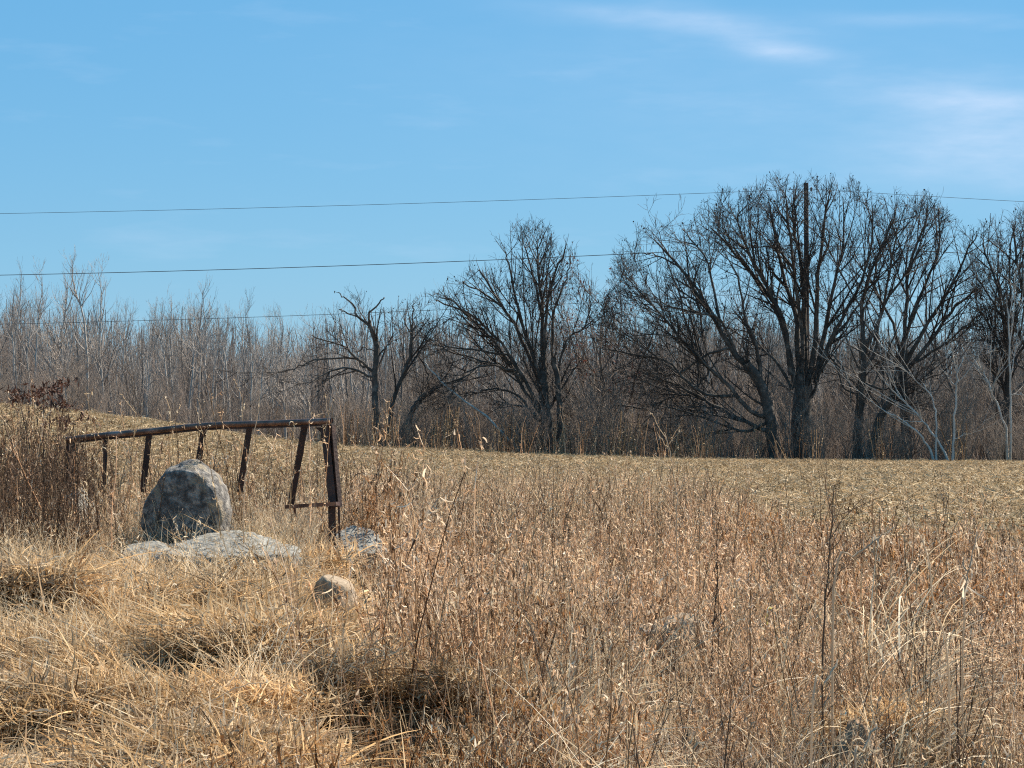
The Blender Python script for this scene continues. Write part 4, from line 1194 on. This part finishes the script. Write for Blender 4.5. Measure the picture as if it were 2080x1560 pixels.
boulder('boulder', 'grey rock almost buried in grass at the left edge', 8, 1190, 17.4, 120, 55, .4, M_granite_pale, [], 61, .07)
boulder('boulder', 'lumpy brown weathered rock in the dark gap at bottom right', 1745, 1520, 13.0, 105, 62, .3, M_oldwood, [], 67, .14)

# ------------------------------------------------------------------ rusty frame
def bar_L(mb, a, b, w, t, facing=(0, -1, 0)):
    """angle iron from a to b: two flanges of width w, thickness t"""
    a = np.array(a, float); b = np.array(b, float)
    d = norm(b - a); f = np.array(facing, float); s = norm(np.cross(d, f)); f = np.cross(s, d)
    prof = [(0, 0), (w, 0), (w, t), (t, t), (t, w), (0, w)]
    V = []
    for q in (a, b):
        for (u, v) in prof: V.append(q + s * (u - w / 2) - f * v)
    Fq = [[i, (i + 1) % 6, 6 + (i + 1) % 6, 6 + i] for i in range(6)]
    mb.add(V, Fq); mb.add([V[i] for i in range(6)], [[0, 1, 2, 3], [0, 3, 4, 5]]); mb.add([V[6 + i] for i in range(6)], [[3, 2, 1, 0], [5, 4, 3, 0]])
def bar_box(mb, a, b, w, h):
    a = np.array(a, float); b = np.array(b, float); d = norm(b - a)
    s = norm(np.cross(d, [0, 0, 1] if abs(d[2]) < .9 else [0, 1, 0])); u = np.cross(s, d)
    V = [q + s * x * w / 2 + u * y * h / 2 for q in (a, b) for x, y in ((-1, -1), (1, -1), (1, 1), (-1, 1))]
    mb.add(V, [[0, 1, 5, 4], [1, 2, 6, 5], [2, 3, 7, 6], [3, 0, 4, 7], [3, 2, 1, 0], [4, 5, 6, 7]])
def rusty_frame():
    def PF(px, py, off=0.0):
        D = 19.5 + (675 - px) / 530 * 1.0 + off
        return P(px, py, D)
    b0 = PF(675, 1185); root = empty('steel_frame', tuple(b0))
    tag(root, 'rusty steel rail on slanted posts standing over the boulders', 'metal frame')
    rel = lambda q: q - b0
    # top rail: one long pipe, slightly bent
    pts = spline([rel(PF(136, 893)), rel(PF(210, 884)), rel(PF(300, 876)), rel(PF(420, 864)), rel(PF(560, 859)), rel(PF(674, 854.5))], 40)
    R = np.full(40, .0205)
    mb = MB(); tubes(mb, pts[None], R[None], 14)
    for e in (0, -1):                           # end caps
        V = [pts[e]] + [pts[e] + 0.0205 * np.array([0, math.cos(a), math.sin(a)]) for a in np.arange(14) / 14 * 6.2832]
        mb.add(V, [[0, 1 + i, 1 + (i + 1) % 14] for i in range(14)])
    mb.obj('top_rail', M_rust, root, True)
    # flat strip under the rail
    mb = MB()
    for i in range(0, 38):
        bar_box(mb, pts[i] + [0, .012, -.025], pts[i + 1] + [0, .012, -.025], .012, .018)
    mb.obj('rail_strip', M_rust_dark, root, False)
    for (x0, y0, x1, y1, w, off) in ((150, 899, 146, 990, .045, .02), (214, 893, 214, 985, .03, .02), (303, 884, 290, 1000, .042, .03), (414, 874, 395, 990, .042, .03),
                                      (507, 869, 487, 1000, .042, .03), (619, 866, 591, 1024, .045, .03)):
        mb = MB(); bar_L(mb, rel(PF(x0, y0, off)), rel(PF(x1, y1, off)), w, .007, (.35, -.9, 0)); mb.obj('post', M_rust_dark, root, False)
    # end post, a channel made of two angles, down into the ground
    mb = MB()
    bar_L(mb, rel(PF(659, 863, .03)), rel(PF(676, 1030, .03)), .052, .008, (.2, -1, 0))
    bar_L(mb, rel(PF(669, 863, .075)), rel(PF(683, 1030, .075)), .04, .007, (-.6, -.8, 0))
    bar_L(mb, rel(PF(674, 1030, .03)), rel(PF(678, 1200, .03)), .05, .008, (.2, -1, 0))
    mb.obj('end_post', M_rust_dark, root, False)
    # second end post at the far left
    mb = MB(); bar_box(mb, rel(PF(138, 897, .05)), rel(PF(137, 985, .05)), .02, .03); mb.obj('post', M_rust_dark, root, False)
    # lower cross bar and its short stay
    mb = MB(); bar_box(mb, rel(PF(583, 1029.4, -.02)), rel(PF(687, 1023, -.02)), .055, .026); mb.obj('cross_bar', M_rust, root, False)
    mb = MB(); bar_box(mb, rel(PF(598, 1029, .05)), rel(PF(600, 1050, .05)), .016, .02); bar_box(mb, rel(PF(688, 1028, .05)), rel(PF(690, 1100, .05)), .014, .014); mb.obj('stay', M_rust_dark, root, False)
    # gusset at the top right corner
    a, b, c = rel(PF(667, 868, .05)), rel(PF(640, 868, .05)), rel(PF(668, 893, .05))
    mb = MB(); V = [a, b, c, a + [0, .008, 0], b + [0, .008, 0], c + [0, .008, 0]]
    mb.add(V[:3], [[0, 1, 2]]); mb.add(V[3:], [[2, 1, 0]]); mb.add(V, [[0, 1, 4, 3], [1, 2, 5, 4], [2, 0, 3, 5]])
    mb.obj('gusset', M_rust_dark, root, False)
rusty_frame()

# ------------------------------------------------------------------ single plants that stand out
def stalk(name, label, cat, pts, D, r0, r1, mat, leaves=0, side=0, leafmat=None, lw=(.006, .012), ll=(.03, .09), ground=True, dy=.1, sl=(.08, .3), group=None):
    """a single stem through photo points; the foot is carried down to the ground"""
    w = np.array([P(x, y, D) for x, y in pts]); w[:, 1] += dy * np.linspace(0, 1, len(w))
    if ground:
        foot = w[0].copy(); g = float(gz(foot[0], foot[1]))
        if foot[2] > g + .05:
            foot = foot + np.array([0, 0, -(foot[2] - g) - .03]); w = np.concatenate([[foot], w])
    b = w[0].copy(); w = w - b
    Lp = spline(w, 18); Lp[1:-1] += rng.normal(0, .0025, (16, 3))
    R = np.linspace(r0, r1, 18)
    root = empty(name, tuple(b)); tag(root, label, cat, group)
    mb = MB(); tubes(mb, Lp[None], R[None], 6, tint=.6); mb.obj('stem', mat, root)
    if side:
        k = rng.integers(6, 17, side)
        Q = stem_lines(Lp[k], U(0, 6.28, side), U(.4, 1.1, side), U(-.5, .3, side), U(*sl, side), 5, .05)
        mb = MB(); tubes(mb, Q, np.full((side, 1), max(r1, .0016)) * np.linspace(1, .45, 6)[None], 4, tint=.6)
        P3, R3 = grow(Q, np.full((side, 6), .0015), 14, (.03, .10), .7, 3, .2, .05, .15, rmin=.0011)
        tubes(mb, P3, R3, 3, tint=.6)
        mb.obj('side_branches', mat, root)
    if leaves:
        mb = MB()
        leaves_on(mb, (Q if side else Lp[None]), leaves if side else leaves, ll, lw, t_mid, .35, 1.0, 2.2)
        mb.obj('leaves', leafmat or mat, root)
    return root
S = stalk
S('dry_stalk', 'tall pale seed-headed stalk rising alone above the field right of centre', 'dry plant', [(1376, 1070), (1373, 1000), (1366, 935), (1352, 878)], 16, .0042, .0022, M_stalk, 3, 10, M_stalk, (.003, .006), (.012, .03), sl=(.06, .18))
S('dry_sapling', 'dark spindly leafless sapling in the weeds at right', 'sapling', [(1672, 1290), (1682, 1180), (1692, 1080), (1700, 985)], 13.5, .006, .002, M_dark, 0, 26, sl=(.12, .36))
S('dry_stalk', 'pale crooked stalk sticking up left of centre over the brown weeds', 'dry plant', [(838, 1140), (845, 1090), (872, 1040), (893, 1010)], 16, .0042, .002, M_stalk, 10)
S('dry_stalk', 'broken pale stalk lying diagonally across the weeds at right', 'dry plant', [(1695, 1178), (1740, 1130), (1785, 1096), (1812, 1082)], 13, .006, .003, M_stalk, 16, 0, M_stalk, (.006, .012), (.03, .08))
S('dry_stalk', 'dark jointed stalk arching over at far right', 'dry plant', [(1925, 1340), (1900, 1240), (1890, 1140), (1868, 1080), (1838, 1030)], 12.5, .0052, .0025, M_stalk, 10)
S('dry_stalk', 'stalk with white sunlit leaves near the right edge', 'dry plant', [(1955, 1290), (1965, 1190), (1978, 1140), (1992, 1080)], 12.5, .005, .0025, M_stalk, 18, 0, M_stalk, (.007, .013), (.05, .11))
S('dry_stalk', 'tall thin stem rising past the top rail of the frame', 'dry plant', [(496, 1010), (505, 930), (520, 850), (526, 790)], 18.6, .0045, .002, M_stalk, 4)
S('dry_stalk', 'thick pale broken reed slanting up at bottom right', 'dry plant', [(1735, 1590), (1760, 1530), (1788, 1478)], 8.6, .0042, .0036, M_stalk, 0, ground=True)
S('dry_stalk', 'pale broken reed slanting left of the dark gap at lower right', 'dry plant', [(1650, 1440), (1680, 1390), (1708, 1345)], 9.6, .0042, .0034, M_stalk)
S('dry_stalk', 'long grey stick leaning left below the tan rock', 'dry plant', [(852, 1350), (800, 1250), (764, 1190)], 14.5, .0055, .004, M_stalk, 4)
S('dry_stalk', 'thin upright stem between the end post and the small oak', 'dry plant', [(765, 1010), (778, 900), (782, 840)], 20, .004, .002, M_weed, 10, 5)
S('dry_stalk', 'bare diagonal twig over the mat of grass at bottom left', 'dry plant', [(300, 1490), (360, 1460), (480, 1400), (540, 1390)], 12.2, .0035, .002, M_stalk, 3, ground=False)
S('dry_stalk', 'bright yellow stem fleck deep in the weeds right of centre', 'dry plant', [(1557, 1268), (1562, 1242), (1568, 1215)], 15.2, .003, .0025, M_weed, 5, 0, M_yellow, (.006, .010), (.02, .04))

def sumac():
    base = onground(88, 22.0); root = empty('sumac_shrub', tuple(base)); tag(root, 'dark red-brown shrub with drooping dead leaves at the left edge', 'shrub')
    tops = [(88, 800, 22.0), (40, 812, 22.3), (128, 830, 21.8), (150, 865, 22.2), (105, 790, 22.4)]
    mb = MB(); TL = []
    for (x, y, d) in tops:
        q = P(x, y, d) - base
        l = spline([np.array([U(-.08, .08), U(-.08, .08), -.05]), q * np.array([.35, .35, .5]), q], 10); TL.append(l)
        tubes(mb, l[None], np.linspace(.008, .004, 10)[None], 6, tint=.5)
    mb.obj('stem', M_dark, root)
    mb = MB(); TL = np.stack(TL)
    for l in TL:
        n = 7
        az = U(0, 6.28, n)
        Q = blades(mb, np.repeat(l[-1:], n, 0), az, U(.7, 1.3, n), U(.6, 1.3, n), U(.16, .30, n), np.full(n, .004), 6, tint=.4)
        leaves_on(mb, Q, 12, (.03, .07), (.010, .018), t_mid, .2, 1.0, 1.2)
    mb.obj('leaves', M_sumac, root)
sumac()
